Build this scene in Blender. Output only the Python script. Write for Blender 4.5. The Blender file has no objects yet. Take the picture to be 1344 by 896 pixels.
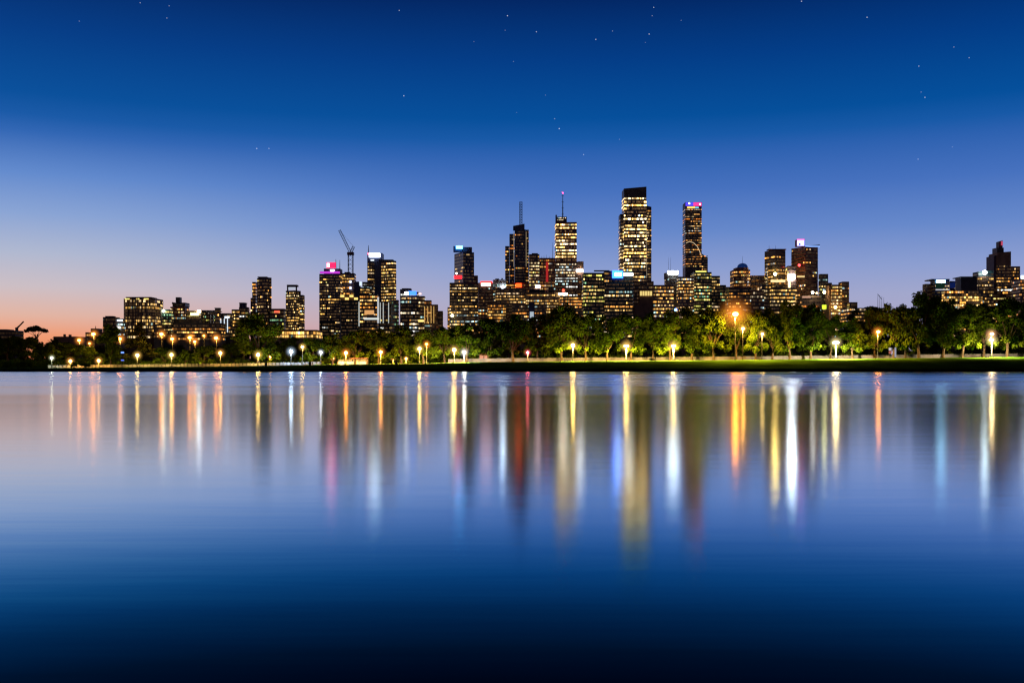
import bpy, math, random
import numpy as np

random.seed(7)
rng = np.random.default_rng(11)
R = math.radians
sc = bpy.context.scene
COL = sc.collection

# ------------------------------------------------------------------ set-up
F, CX, HY, CAMH = 1306.7, 672.0, 483.0, 1.0      # lens and eye level, used to survey the far bank


def X(px, D):
    return (px - CX) / F * D


def Z(py, D):
    return CAMH + (HY - py) / F * D


def s2l(c):
    c = c / 255.0
    return c / 12.92 if c <= .04045 else ((c + .055) / 1.055) ** 2.4


def rgb(r, g, b):
    return (s2l(r), s2l(g), s2l(b), 1.0)


def interp(v, tab):
    if v <= tab[0][0]:
        return tab[0][1]
    for (a, fa), (b, fb) in zip(tab, tab[1:]):
        if v <= b:
            return fa + (fb - fa) * (v - a) / (b - a)
    return tab[-1][1]


# ------------------------------------------------------------------ materials
MATS = {}


def new_mat(name):
    m = bpy.data.materials.new(name)
    m.use_nodes = True
    nt = m.node_tree
    nt.nodes.clear()
    out = nt.nodes.new('ShaderNodeOutputMaterial')
    return m, nt, out


def mat_plain(name, col, rough=.6, var=.35, scale=.15, metal=0.0, spec=.25):
    if name in MATS:
        return MATS[name]
    m, nt, out = new_mat(name)
    p = nt.nodes.new('ShaderNodeBsdfPrincipled')
    p.inputs['Roughness'].default_value = rough
    p.inputs['Metallic'].default_value = metal
    p.inputs['Specular IOR Level'].default_value = spec
    tc = nt.nodes.new('ShaderNodeTexCoord')
    no = nt.nodes.new('ShaderNodeTexNoise')
    no.inputs['Scale'].default_value = scale
    no.inputs['Detail'].default_value = 4
    nt.links.new(tc.outputs['Object'], no.inputs['Vector'])
    mr = nt.nodes.new('ShaderNodeMapRange')
    mr.inputs['From Min'].default_value = .3
    mr.inputs['From Max'].default_value = .7
    mr.inputs['To Min'].default_value = 1 - var
    mr.inputs['To Max'].default_value = 1 + var
    nt.links.new(no.outputs['Fac'], mr.inputs['Value'])
    vm = nt.nodes.new('ShaderNodeVectorMath')
    vm.operation = 'SCALE'
    vm.inputs[0].default_value = col[:3]
    nt.links.new(mr.outputs['Result'], vm.inputs['Scale'])
    nt.links.new(vm.outputs['Vector'], p.inputs['Base Color'])
    nt.links.new(p.outputs['BSDF'], out.inputs['Surface'])
    MATS[name] = m
    return m


def mat_emit(col, L, sample=True):
    key = ('emit', tuple(round(c, 3) for c in col), L, sample)
    if key in MATS:
        return MATS[key]
    m, nt, out = new_mat('glow_emission')
    e = nt.nodes.new('ShaderNodeEmission')
    e.inputs['Color'].default_value = (*col[:3], 1)
    e.inputs['Strength'].default_value = L
    nt.links.new(e.outputs['Emission'], out.inputs['Surface'])
    if not sample:
        m.cycles.emission_sampling = 'NONE'
    MATS[key] = m
    return m


def mat_halo(col, d, hr):
    key = ('halo', col, round(d, 4), round(hr, 3))
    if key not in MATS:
        m, nt, out = new_mat('lamp_halo')
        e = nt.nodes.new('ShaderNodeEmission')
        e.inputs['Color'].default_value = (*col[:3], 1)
        tc = nt.nodes.new('ShaderNodeTexCoord')          # painted glow fades away from the lamp
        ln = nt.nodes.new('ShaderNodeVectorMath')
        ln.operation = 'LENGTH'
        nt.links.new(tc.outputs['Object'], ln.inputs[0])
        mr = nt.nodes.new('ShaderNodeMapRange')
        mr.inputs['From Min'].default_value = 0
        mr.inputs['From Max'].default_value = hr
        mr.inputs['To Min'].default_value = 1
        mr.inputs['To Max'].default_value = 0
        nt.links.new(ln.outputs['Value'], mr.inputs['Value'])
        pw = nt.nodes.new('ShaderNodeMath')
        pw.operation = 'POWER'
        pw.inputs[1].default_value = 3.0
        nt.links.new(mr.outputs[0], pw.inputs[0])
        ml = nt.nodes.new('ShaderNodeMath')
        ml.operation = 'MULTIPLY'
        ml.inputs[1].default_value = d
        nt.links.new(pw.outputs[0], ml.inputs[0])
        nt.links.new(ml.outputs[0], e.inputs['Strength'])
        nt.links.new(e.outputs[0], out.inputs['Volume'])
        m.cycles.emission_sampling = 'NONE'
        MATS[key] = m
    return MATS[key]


def mat_window():
    if 'window' in MATS:
        return MATS['window']
    m, nt, out = new_mat('window_glass')
    p = nt.nodes.new('ShaderNodeBsdfPrincipled')
    p.inputs['Base Color'].default_value = (.012, .014, .02, 1)
    p.inputs['Roughness'].default_value = .15
    a = nt.nodes.new('ShaderNodeAttribute')
    a.attribute_name = 'glow'
    tc = nt.nodes.new('ShaderNodeTexCoord')
    no = nt.nodes.new('ShaderNodeTexNoise')
    no.inputs['Scale'].default_value = .45
    no.inputs['Detail'].default_value = 2
    nt.links.new(tc.outputs['Object'], no.inputs['Vector'])
    mr = nt.nodes.new('ShaderNodeMapRange')
    mr.inputs['From Min'].default_value = .35
    mr.inputs['From Max'].default_value = .65
    mr.inputs['To Min'].default_value = .45
    mr.inputs['To Max'].default_value = 1.5
    nt.links.new(no.outputs['Fac'], mr.inputs['Value'])
    nt.links.new(a.outputs['Color'], p.inputs['Emission Color'])
    nt.links.new(mr.outputs['Result'], p.inputs['Emission Strength'])
    nt.links.new(p.outputs['BSDF'], out.inputs['Surface'])
    m.cycles.emission_sampling = 'NONE'
    MATS['window'] = m
    return m


def mat_leaf(name, c0, c1):
    m, nt, out = new_mat(name)
    a = nt.nodes.new('ShaderNodeAttribute')
    a.attribute_name = 'tone'
    oi = nt.nodes.new('ShaderNodeObjectInfo')
    ad = nt.nodes.new('ShaderNodeMath')
    ad.operation = 'MULTIPLY_ADD'
    ad.inputs[1].default_value = .5
    nt.links.new(oi.outputs['Random'], ad.inputs[0])
    nt.links.new(a.outputs['Fac'], ad.inputs[2])
    cr = nt.nodes.new('ShaderNodeValToRGB')
    cr.color_ramp.elements[0].color = (*c0, 1)
    cr.color_ramp.elements[1].color = (*c1, 1)
    cr.color_ramp.elements[1].position = 1.0
    nt.links.new(ad.outputs[0], cr.inputs['Fac'])
    d = nt.nodes.new('ShaderNodeBsdfDiffuse')
    t = nt.nodes.new('ShaderNodeBsdfTranslucent')
    mx = nt.nodes.new('ShaderNodeMixShader')
    mx.inputs['Fac'].default_value = .35
    nt.links.new(cr.outputs['Color'], d.inputs['Color'])
    nt.links.new(cr.outputs['Color'], t.inputs['Color'])
    nt.links.new(d.outputs['BSDF'], mx.inputs[1])
    nt.links.new(t.outputs['BSDF'], mx.inputs[2])
    nt.links.new(mx.outputs['Shader'], out.inputs['Surface'])
    return m


LEAF = mat_leaf('broad_leaves', (.018, .04, .004), (.12, .19, .012))
LEAFD = mat_leaf('dark_needles', (.015, .024, .009), (.07, .085, .022))
BARK = mat_plain('bark', (.055, .04, .026), .9, .4, 1.5)
W = {
    'dark': mat_plain('dark_facade', (.075, .062, .07), .45),
    'navy': mat_plain('navy_glass_facade', (.03, .042, .11), .4, spec=.45),
    'teal': mat_plain('teal_glass_facade', (.03, .065, .075), .5),
    'brown': mat_plain('brown_facade', (.24, .13, .09), .6),
    'red': mat_plain('red_brown_facade', (.25, .10, .075), .6),
    'purple': mat_plain('plum_facade', (.07, .045, .085), .5),
    'grey': mat_plain('grey_concrete', (.2, .19, .19), .75),
    'tan': mat_plain('tan_stone', (.34, .24, .14), .75),
    'pale': mat_plain('pale_concrete', (.34, .35, .34), .7),
    'metal': mat_plain('dark_metal', (.025, .025, .03), .5, metal=.5),
    'pole': mat_plain('painted_pole', (.03, .03, .028), .6),
    'white': mat_plain('white_paint', (.72, .70, .68), .6, .12, .4),
    'roof': mat_plain('roof_membrane', (.05, .05, .055), .8),
}


# ------------------------------------------------------------------ mesh helpers
class MB:
    def __init__(self):
        self.v, self.f, self.c = [], [], []

    def quad(self, a, b, c, d, col=None):
        n = len(self.v)
        self.v += [a, b, c, d]
        self.f.append((n, n + 1, n + 2, n + 3))
        if col is not None:
            self.c += [col] * 4

    def prism(self, poly, z0, z1, z1b=None):
        """upright prism on a plan polygon (anticlockwise from above); z1b tilts the top from first to last x"""
        n = len(self.v)
        k = len(poly)
        xs = [p[0] for p in poly]
        a, b = min(xs), max(xs)
        self.v += [(p[0], p[1], z0) for p in poly]
        for p in poly:
            z = z1 if z1b is None else z1 + (z1b - z1) * (p[0] - a) / max(b - a, 1e-6)
            self.v.append((p[0], p[1], z))
        for i in range(k):
            j = (i + 1) % k
            self.f.append((n + i, n + j, n + k + j, n + k + i))
        self.f.append(tuple(n + k + i for i in range(k)))
        self.f.append(tuple(n + i for i in reversed(range(k))))

    def box(self, x0, x1, y0, y1, z0, z1):
        self.prism([(x0, y0), (x1, y0), (x1, y1), (x0, y1)], z0, z1)

    def tube(self, pts, radii, n=8, cap=True):
        pts = [np.array(p, float) for p in pts]
        base = len(self.v)
        for i, p in enumerate(pts):
            d = pts[min(i + 1, len(pts) - 1)] - pts[max(i - 1, 0)]
            d /= np.linalg.norm(d) + 1e-9
            u = np.cross(d, (0, 1, 0) if abs(d[1]) < .9 else (1, 0, 0))
            u /= np.linalg.norm(u)
            w = np.cross(d, u)
            for k in range(n):
                a = 2 * math.pi * k / n
                self.v.append(tuple(p + radii[i] * (u * math.cos(a) + w * math.sin(a))))
        for i in range(len(pts) - 1):
            for k in range(n):
                a = base + i * n + k
                b = base + i * n + (k + 1) % n
                self.f.append((a, b, b + n, a + n))
        if cap:
            self.f.append(tuple(base + k for k in reversed(range(n))))
            self.f.append(tuple(base + (len(pts) - 1) * n + k for k in range(n)))

    def lathe(self, prof, c=(0, 0, 0), n=12):
        base = len(self.v)
        for r, z in prof:
            for k in range(n):
                a = 2 * math.pi * k / n
                self.v.append((c[0] + r * math.cos(a), c[1] + r * math.sin(a), c[2] + z))
        for i in range(len(prof) - 1):
            for k in range(n):
                a = base + i * n + k
                b = base + i * n + (k + 1) % n
                self.f.append((a, b, b + n, a + n))
        self.f.append(tuple(base + k for k in reversed(range(n))))
        self.f.append(tuple(base + (len(prof) - 1) * n + k for k in range(n)))

    def obj(self, name, mat, parent=None, off=(0, 0, 0), smooth=False):
        me = bpy.data.meshes.new(name)
        if any(off):
            vs = [(v[0] - off[0], v[1] - off[1], v[2] - off[2]) for v in self.v]
        else:
            vs = self.v
        me.from_pydata(vs, [], self.f)
        if self.c:
            at = me.attributes.new('glow', 'FLOAT_COLOR', 'POINT')
            at.data.foreach_set('color', np.array([(*c, 1) for c in self.c], np.float32).ravel())
        me.materials.append(mat)
        if smooth:
            me.polygons.foreach_set('use_smooth', [True] * len(me.polygons))
        o = bpy.data.objects.new(name, me)
        COL.objects.link(o)
        o.parent = parent
        return o


def tag(o, label=None, cat=None, group=None, kind=None):
    if label:
        o['label'] = label
    if cat:
        o['category'] = cat
    if group:
        o['group'] = group
    if kind:
        o['kind'] = kind
    return o


def empty(name, loc, label, cat, group=None):
    o = bpy.data.objects.new(name, None)
    o.empty_display_size = 2
    o.location = loc
    COL.objects.link(o)
    return tag(o, label, cat, group)


# ------------------------------------------------------------------ terrain
EDGE = [(-600, 485), (0, 484), (130, 482.5), (300, 481), (430, 478.5), (550, 477), (640, 475), (760, 474), (900, 473),
        (1100, 471), (1344, 468.3), (1900, 467)]
SHORE = 280.0


def tz(x, D):
    pe = CX + x / 311.0 * F
    zb = CAMH - (interp(pe, EDGE) - HY) / F * 311.0
    zb = max(zb, .78)
    t = (D - SHORE) / 30.0
    if t <= 1:
        t = max(t, 0)
        return .72 + (zb - .72) * (t * (1.6 - .6 * t))
    t = min((D - 310) / 130.0, 1)
    return zb + (4.2 - zb) * t * t * (3 - 2 * t)


# ------------------------------------------------------------------ world
def build_world():
    w = bpy.data.worlds.new('World')
    sc.world = w
    w.use_nodes = True
    nt = w.node_tree
    nt.nodes.clear()
    N, Lk = nt.nodes.new, nt.links.new

    def math_(op, a, b=None, c=None):
        n = N('ShaderNodeMath')
        n.operation = op
        for i, v in enumerate((a, b, c)):
            if v is None:
                continue
            if isinstance(v, (int, float)):
                n.inputs[i].default_value = v
            else:
                Lk(v, n.inputs[i])
        return n.outputs[0]

    def smooth(v, a, b, lo=0.0, hi=1.0):
        n = N('ShaderNodeMapRange')
        n.interpolation_type = 'SMOOTHSTEP'
        Lk(v, n.inputs['Value'])
        n.inputs['From Min'].default_value = a
        n.inputs['From Max'].default_value = b
        n.inputs['To Min'].default_value = lo
        n.inputs['To Max'].default_value = hi
        return n.outputs['Result']

    tc = N('ShaderNodeTexCoord')
    sep = N('ShaderNodeSeparateXYZ')
    Lk(tc.outputs['Generated'], sep.inputs[0])
    x, y, z = sep.outputs
    hyp = math_('SQRT', math_('ADD', math_('MULTIPLY', x, x), math_('MULTIPLY', y, y)))
    tan = math_('DIVIDE', z, math_('MAXIMUM', hyp, 1e-4))
    fac = math_('SUBTRACT', math_('MULTIPLY', tan, F / 1000.0), .011)

    def ramp(stops):
        n = N('ShaderNodeValToRGB')
        el = n.color_ramp.elements
        while len(el) < len(stops):
            el.new(.5)
        for e, (p, c) in zip(el, stops):
            e.position = p
            e.color = rgb(*c)
        Lk(fac, n.inputs['Fac'])
        return n.outputs['Color']

    top = [(.288, (22, 89, 167)), (.315, (2, 79, 155)), (.392, (0, 60, 134)), (.472, (0, 38, 100)), (.62, (0, 18, 55)), (1.0, (0, 6, 22))]
    right = ramp([(0, (184, 168, 188)), (.08, (162, 167, 204)), (.115, (140, 158, 208)), (.165, (102, 136, 202)),
                  (.22, (70, 113, 190)), (.268, (44, 97, 176))] + top)
    left = ramp([(0, (240, 136, 84)), (.028, (240, 156, 114)), (.052, (226, 180, 162)), (.085, (204, 190, 196)), (.125, (176, 184, 208)),
                 (.172, (138, 164, 212)), (.22, (98, 138, 205)), (.268, (48, 102, 180))] + top)
    az = math_('ARCTAN2', x, y)
    lf = smooth(az, R(-28), R(4), 1.0, 0.0)
    mix = N('ShaderNodeMix')
    mix.data_type = 'RGBA'
    Lk(lf, mix.inputs[0])
    Lk(right, mix.inputs[6])
    Lk(left, mix.inputs[7])
    ca = math_('COSINE', math_('ADD', az, R(12)))
    night = smooth(ca, -.2, .70, .26, 1.0)
    dim = N('ShaderNodeVectorMath')
    dim.operation = 'SCALE'
    Lk(mix.outputs[2], dim.inputs[0])
    Lk(night, dim.inputs['Scale'])
    # stars: points at fixed directions on the sky
    stars = [(666, 21, 1.0), (704, 42, .8), (782, 52, .9), (852, 45, .9), (858, 10, .8), (804, 41, .5), (530, 126, 1.0), (524, 14, .7),
             (734, 169, 1.1), (728, 156, .6), (766, 203, .7), (663, 40, .35), (674, 81, .35), (716, 125, .3), (813, 183, .35),
             (337, 195, .9), (353, 195, .7), (219, 24, .6), (184, 4, .6), (222, 8, .5), (1052, 2, .9), (1138, 23, .9), (1206, 87, .7),
             (1214, 128, .8), (1209, 121, .4), (1252, 62, .5), (1272, 76, .6), (1205, 209, .6), (856, 21, .5), (894, 27, .4),
             (678, 148, .3), (622, 55, .3), (104, 28, .4), (1250, 193, .3), (847, 56, .3)]
    acc = None
    for px, py, b in stars:
        d = np.array(((px - CX) / F, 1.0, (HY - py) / F))
        d /= np.linalg.norm(d)
        n = N('ShaderNodeVectorMath')
        n.operation = 'DISTANCE'
        Lk(tc.outputs['Generated'], n.inputs[0])
        n.inputs[1].default_value = d
        v = math_('MULTIPLY', math_('LESS_THAN', n.outputs['Value'], .00034 + .00016 * b), b * .5)
        acc = v if acc is None else math_('ADD', acc, v)
    tot = N('ShaderNodeVectorMath')
    tot.operation = 'ADD'
    Lk(dim.outputs[0], tot.inputs[0])
    Lk(acc, tot.inputs[1])
    bg = N('ShaderNodeBackground')
    Lk(tot.outputs[0], bg.inputs['Color'])
    # the physical twilight sky adds the last glow of the sun that set behind the far left bank
    sky = N('ShaderNodeTexSky')
    sky.sky_type = 'NISHITA'
    sky.sun_disc = False
    sky.sun_elevation = R(-4)
    sky.sun_rotation = R(-70)
    bg2 = N('ShaderNodeBackground')
    bg2.inputs['Strength'].default_value = .05
    Lk(sky.outputs[0], bg2.inputs['Color'])
    add = N('ShaderNodeAddShader')
    Lk(bg.outputs[0], add.inputs[0])
    Lk(bg2.outputs[0], add.inputs[1])
    out = N('ShaderNodeOutputWorld')
    Lk(add.outputs[0], out.inputs['Surface'])


build_world()
sun = bpy.data.lights.new('sun', 'SUN')
sun.energy = .02
sun.angle = R(12)
sun.color = (1, .62, .4)
so = bpy.data.objects.new('sun', sun)
so.rotation_euler = (R(86), 0, R(180 + 70))
so.location = (-300, 600, 200)
COL.objects.link(so)

cam = bpy.data.cameras.new('camera')
cam.lens, cam.sensor_width = 35, 36
cam.clip_end = 30000
cam.shift_y = (HY - 448) / 1344.0
co = bpy.data.objects.new('camera', cam)
co.location = (0, 0, CAMH)
co.rotation_euler = (R(90), 0, 0)
COL.objects.link(co)
sc.camera = co


# ------------------------------------------------------------------ water
def build_water():
    m, nt, out = new_mat('lake_water')
    N, Lk = nt.nodes.new, nt.links.new
    geo = N('ShaderNodeNewGeometry')
    sep = N('ShaderNodeSeparateXYZ')
    Lk(geo.outputs['Position'], sep.inputs[0])
    dot = N('ShaderNodeVectorMath')
    dot.operation = 'DOT_PRODUCT'
    Lk(geo.outputs['Incoming'], dot.inputs[0])
    dot.inputs[1].default_value = (0, 0, 1)
    refl = N('ShaderNodeValToRGB')                       # mirrored share by view angle; teal tint paints in a bluer sky reflection
    el = refl.color_ramp.elements
    stops = [(0, (.90, .94, .97)), (.05, (.86, .92, .97)), (.09, (.82, .91, .97)), (.125, (.72, .83, .90)), (.150, (.50, .67, .76)),
             (.180, (.19, .47, .55)), (.20, (.07, .37, .43)), (.236, (.02, .20, .21)), (.27, (0, .085, .08)), (.302, (0, .03, .034)), (1, (0, .015, .02))]
    while len(el) < len(stops):
        el.new(.5)
    for e, (p, v) in zip(el, stops):
        e.position = p
        e.color = (*v, 1)
    Lk(dot.outputs['Value'], refl.inputs['Fac'])
    # wind-ruffled water out by the far bank, calm water near by, in long streaks
    mp = N('ShaderNodeMapping')
    mp.inputs['Scale'].default_value = (.012, .16, 1)
    Lk(geo.outputs['Position'], mp.inputs['Vector'])
    no = N('ShaderNodeTexNoise')
    no.inputs['Scale'].default_value = 1
    no.inputs['Detail'].default_value = 2
    Lk(mp.outputs['Vector'], no.inputs['Vector'])
    rr = N('ShaderNodeMapRange')
    rr.interpolation_type = 'SMOOTHSTEP'
    Lk(sep.outputs['Y'], rr.inputs['Value'])
    rr.inputs['From Min'].default_value = 10
    rr.inputs['From Max'].default_value = 75
    rr.inputs['To Min'].default_value = .13
    rr.inputs['To Max'].default_value = .25
    ad = N('ShaderNodeMath')
    ad.operation = 'MULTIPLY'
    mr = N('ShaderNodeMapRange')
    mr.inputs['From Min'].default_value = .35
    mr.inputs['From Max'].default_value = .65
    Lk(no.outputs['Fac'], mr.inputs['Value'])
    amp = N('ShaderNodeMapRange')                        # gusts only reach the outer half of the lake
    amp.inputs['From Min'].default_value = 14
    amp.inputs['From Max'].default_value = 70
    amp.inputs['To Min'].default_value = 0
    amp.inputs['To Max'].default_value = .2
    Lk(sep.outputs['Y'], amp.inputs['Value'])
    for sock, op in (('To Min', -1), ('To Max', 1)):
        q = N('ShaderNodeMath')
        q.operation = 'MULTIPLY_ADD'
        q.inputs[1].default_value = op
        q.inputs[2].default_value = 1
        Lk(amp.outputs['Result'], q.inputs[0])
        Lk(q.outputs[0], mr.inputs[sock])
    Lk(rr.outputs['Result'], ad.inputs[0])
    Lk(mr.outputs['Result'], ad.inputs[1])
    mp2 = N('ShaderNodeMapping')
    mp2.inputs['Scale'].default_value = (.35, 2.2, 1)
    Lk(geo.outputs['Position'], mp2.inputs['Vector'])
    no2 = N('ShaderNodeTexNoise')
    no2.inputs['Scale'].default_value = 1
    no2.inputs['Detail'].default_value = 3
    Lk(mp2.outputs['Vector'], no2.inputs['Vector'])
    bp = N('ShaderNodeBump')
    bs = N('ShaderNodeMapRange')
    bs.inputs['From Min'].default_value = 14
    bs.inputs['From Max'].default_value = 60
    bs.inputs['To Min'].default_value = .03
    bs.inputs['To Max'].default_value = 0
    Lk(sep.outputs['Y'], bs.inputs['Value'])
    Lk(bs.outputs['Result'], bp.inputs['Strength'])
    bp.inputs['Distance'].default_value = .05
    Lk(no2.outputs['Fac'], bp.inputs['Height'])
    g = N('ShaderNodeBsdfAnisotropic')
    g.distribution = 'BECKMANN'
    Lk(ad.outputs[0], g.inputs['Roughness'])
    Lk(bp.outputs['Normal'], g.inputs['Normal'])
    d = N('ShaderNodeBsdfDiffuse')
    d.inputs['Color'].default_value = (.002, .006, .012, 1)
    mx = N('ShaderNodeMixShader')
    mx.inputs['Fac'].default_value = .97
    Lk(refl.outputs['Color'], g.inputs['Color'])
    Lk(d.outputs[0], mx.inputs[1])
    Lk(g.outputs[0], mx.inputs[2])
    Lk(mx.outputs[0], out.inputs['Surface'])
    b = MB()
    b.quad((-3500, -200, 0), (3500, -200, 0), (3500, SHORE + 2, 0), (-3500, SHORE + 2, 0))
    tag(b.obj('water', m), 'calm lake mirroring the city lights', None, kind='structure')


build_water()


def build_ground():
    m = mat_plain('lawn', (.05, .12, .012), 1.0, .5, .12, spec=0)
    xs = sorted(set([-9000, -4000, -2000] + list(range(-1000, -240, 60)) + list(range(-240, 241, 6)) + list(range(300, 1001, 60)) + [2000, 4000, 9000]))
    ds = [280.28, 280.3, 281, 283, 286, 290, 294, 298, 302, 306, 310, 316, 325, 340, 360, 380, 400, 420, 440, 600, 1200, 3000, 12000]
    b = MB()
    for d in ds:
        for x in xs:
            b.v.append((x, d, tz(x, d) if d > 280.29 else -1.2))
    n = len(xs)
    for i in range(len(ds) - 1):
        for j in range(n - 1):
            a = i * n + j
            b.f.append((a, a + 1, a + n + 1, a + n))
    tag(b.obj('ground', m, smooth=True), 'grass bank rising behind the lake', kind='structure')
    # stone edge of the lake
    b = MB()
    for x0, x1 in zip(range(-1200, 1200, 60), range(-1140, 1260, 60)):
        b.box(x0, x1, SHORE - .3, SHORE + .3, -1.5, .70)
    tag(b.obj('lake_edge', mat_plain('wet_stone', (.012, .012, .011), 1.0, .4, .5, spec=0)), 'dark stone edge of the lake', kind='structure')
    # lakeside path, a pale strip that follows the slope
    for nm, d0, d1, mt, lo, hi in (('path', 301, 305, mat_plain('gravel_path', (.34, .27, .17), 1.0, .2, .4, spec=0), -110, -20),
                                   ('road', 328, 334, mat_plain('asphalt', (.05, .05, .052), 1.0, .2, .4, spec=0), -500, 500)):
        b = MB()
        for x in range(lo, hi, 6):
            for k in range(int(d1 - d0)):
                p = [(xx, dd, tz(xx, dd) + .05) for xx, dd in ((x, d0 + k), (x + 6, d0 + k), (x + 6, d0 + k + 1), (x, d0 + k + 1))]
                b.quad(*p)
        tag(b.obj(nm, mt), kind='structure')


build_ground()

# ------------------------------------------------------------------ buildings
PAL = {
    'warm': [(1, .46, .09), (1, .54, .13), (1, .62, .22), (1, .38, .06)],
    'cream': [(1, .56, .14), (1, .62, .20), (1, .52, .11), (1, .72, .36)],
    'white': [(1, .78, .48), (.85, .85, .78), (1, .68, .32), (.6, .82, .85)],
    'green': [(.80, .72, .14), (.95, .68, .18), (.35, .72, .38), (1, .64, .20)],
    'amber': [(1, .30, .04), (1, .38, .07), (1, .46, .12), (1, .54, .13)],
    'mixed': [(1, .62, .22), (1, .42, .08), (.5, .78, .75), (1, .7, .4), (.85, .7, .2)],
}
BUILT = []


class Bld:
    def __init__(s, name, label, D, px, cat='building', group=None):
        s.D = D
        s.loc = (X(px, D), D, tz(X(px, D), D) - .3)
        s.root = empty(name, s.loc, label, cat, group)
        s.rnd = random.Random(label)

    def poly(s, x0, x1, off=0, depth=None, xc=None, round_=0):
        D = s.D + off
        a, b = X(x0, D), X(x1, D)
        w = b - a
        if round_:
            n = 10
            dep = depth or w * .8
            pts = []
            for i in range(n + 1):
                t = i / n
                pts.append((a + w * t, D + round_ * ((2 * t - 1) ** 2) * w))
            return pts + [(b, D + dep + round_ * w), (a, D + dep + round_ * w)]
        if xc is None:
            dep = depth or min(max(w * .8, 8), 38)
            # a sightline-parallel plan so the flanks stay plausible in perspective
            return [(a, D), (b, D), (b, D + dep), (a, D + dep)]
        c = X(xc, D)
        wl, wr = c - a, b - c
        k = 2.0 if wl > wr else .5
        dl, dr = wl / k, wr * k
        return [(a, D + dl), (c, D), (b, D + dr), (b - wl, D + dr + dl)]

    def block(s, name, x0, x1, top, mat='dark', rows=None, off=0, depth=None, xc=None, round_=0, bot=None, top2=None, parent=None):
        D = s.D + off
        P = s.poly(x0, x1, off, depth, xc, round_)
        z1 = Z(top, D)
        z0 = s.loc[2] if bot is None else Z(bot, D)
        mb = MB()
        mb.prism(P, z0, z1, None if top2 is None else Z(top2, D))
        # roof upstand
        o = mb.obj(name, W[mat], parent or s.root, s.loc)
        if rows:
            s.windows(o, P, top, bot, D, **rows)
        return o

    def windows(s, wall, P, top, bot, D, pitch=5.0, cell=3.0, lit=.5, pal='warm', gain=1.0, fill=.44, skip=2.5, run=.6, low=446, empty_rows=.08,
                full=(), wfill=.8):
        rn = s.rnd
        px = D / F
        pitch *= .86
        y = top + skip
        end = low if bot is None else bot - 1
        cx, cy = 0, 0
        while y + pitch * fill < end:
            mb = MB()
            za, zb = Z(y + pitch * fill, D), Z(y, D)
            p = 0 if rn.random() < empty_rows else min(.97, lit * rn.choice((.35, .7, 1, 1, 1.35, 1.7)))
            if any(abs(y - f) < pitch / 2 for f in full):
                p = 1.0
            rowcol = rn.choice(PAL[pal])
            rowg = rn.uniform(.7, 1.25)
            if rn.random() < .1 and lit > .3:
                p, rowg = 1.0, rn.uniform(.35, .8)
            if rn.random() < .16:
                rowcol = rn.choice(PAL['mixed'] + PAL['white'])
            on = rn.random() < p
            k = len(P)
            for i in range(k):
                a, b = P[i], P[(i + 1) % k]
                ex, ey = b[0] - a[0], b[1] - a[1]
                ln = math.hypot(ex, ey)
                if ln < 1e-3:
                    continue
                nx, ny = ey / ln, -ex / ln
                mx, my = (a[0] + b[0]) / 2, (a[1] + b[1]) / 2
                if (nx * -mx + ny * -my) / math.hypot(mx, my) < .04:
                    continue
                n = max(1, int(round(ln / (cell * .66 * px))))
                for c in range(n):
                    if rn.random() > run:
                        on = rn.random() < p
                    if p >= 1:
                        on = True
                    m = (1 - wfill) / 2
                    t0, t1 = (c + m) / n, (c + 1 - m) / n
                    ox, oy = nx * .18, ny * .18
                    dim = gain * rn.choice((.0, .03, .05, .09))  # unlit panes also get a faint added glow to warm dark facades
                    col = (dim, dim * .55, dim * .22)
                    if on:
                        cc = rowcol if rn.random() < .72 else rn.choice(PAL[pal if rn.random() < .6 else 'mixed'])
                        g = 1.75 * gain * rowg * rn.choice((.08, .16, .3, .5, .8, 1, 1.5))
                        col = tuple(v * g for v in cc)
                    q = [(a[0] + ex * t + ox, a[1] + ey * t + oy, zz) for t, zz in ((t0, za), (t1, za), (t1, zb), (t0, zb))]
                    mb.quad(*q, col=col)
            if mb.f:
                mb.obj('window_band', mat_window(), wall, s.loc)
            y += pitch

    def panel(s, name, x0, x1, y0, y1, col, L, off=-1.0, parent=None, thick=.6, frame=False):
        D = s.D + off
        mb = MB()
        a, b, z0, z1 = X(x0, D), X(x1, D), Z(y1, D), Z(y0, D)
        mb.box(a, b, D - thick, D, z0, z1)
        o = mb.obj(name, mat_emit(col, L), parent or s.root, s.loc)
        if frame and (b - a) > 4:
            t = .35
            fb = MB()
            fb.box(a - t, b + t, D + .02, D + .4, z0 - t, z1 + t)
            fb.obj('sign_frame', W['metal'], o, s.loc)
        return o

    def lamp(s, px, py, r, col, L, off=-2.0, name='floodlight'):
        D = s.D + off
        mb = MB()
        c = (X(px, D), D, Z(py, D))
        pr = [(r * math.sin(math.pi * i / 6) + .001, -r * math.cos(math.pi * i / 6)) for i in range(7)]
        mb.lathe(pr, c, 10)
        o = mb.obj(name, mat_emit(col, L), s.root, s.loc, smooth=True)
        b = MB()
        b.box(c[0] - .15, c[0] + .15, D, D - off + .4, c[2] - .15, c[2] + .15)
        b.obj('bracket', W['metal'], o, s.loc)
        return o

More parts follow.
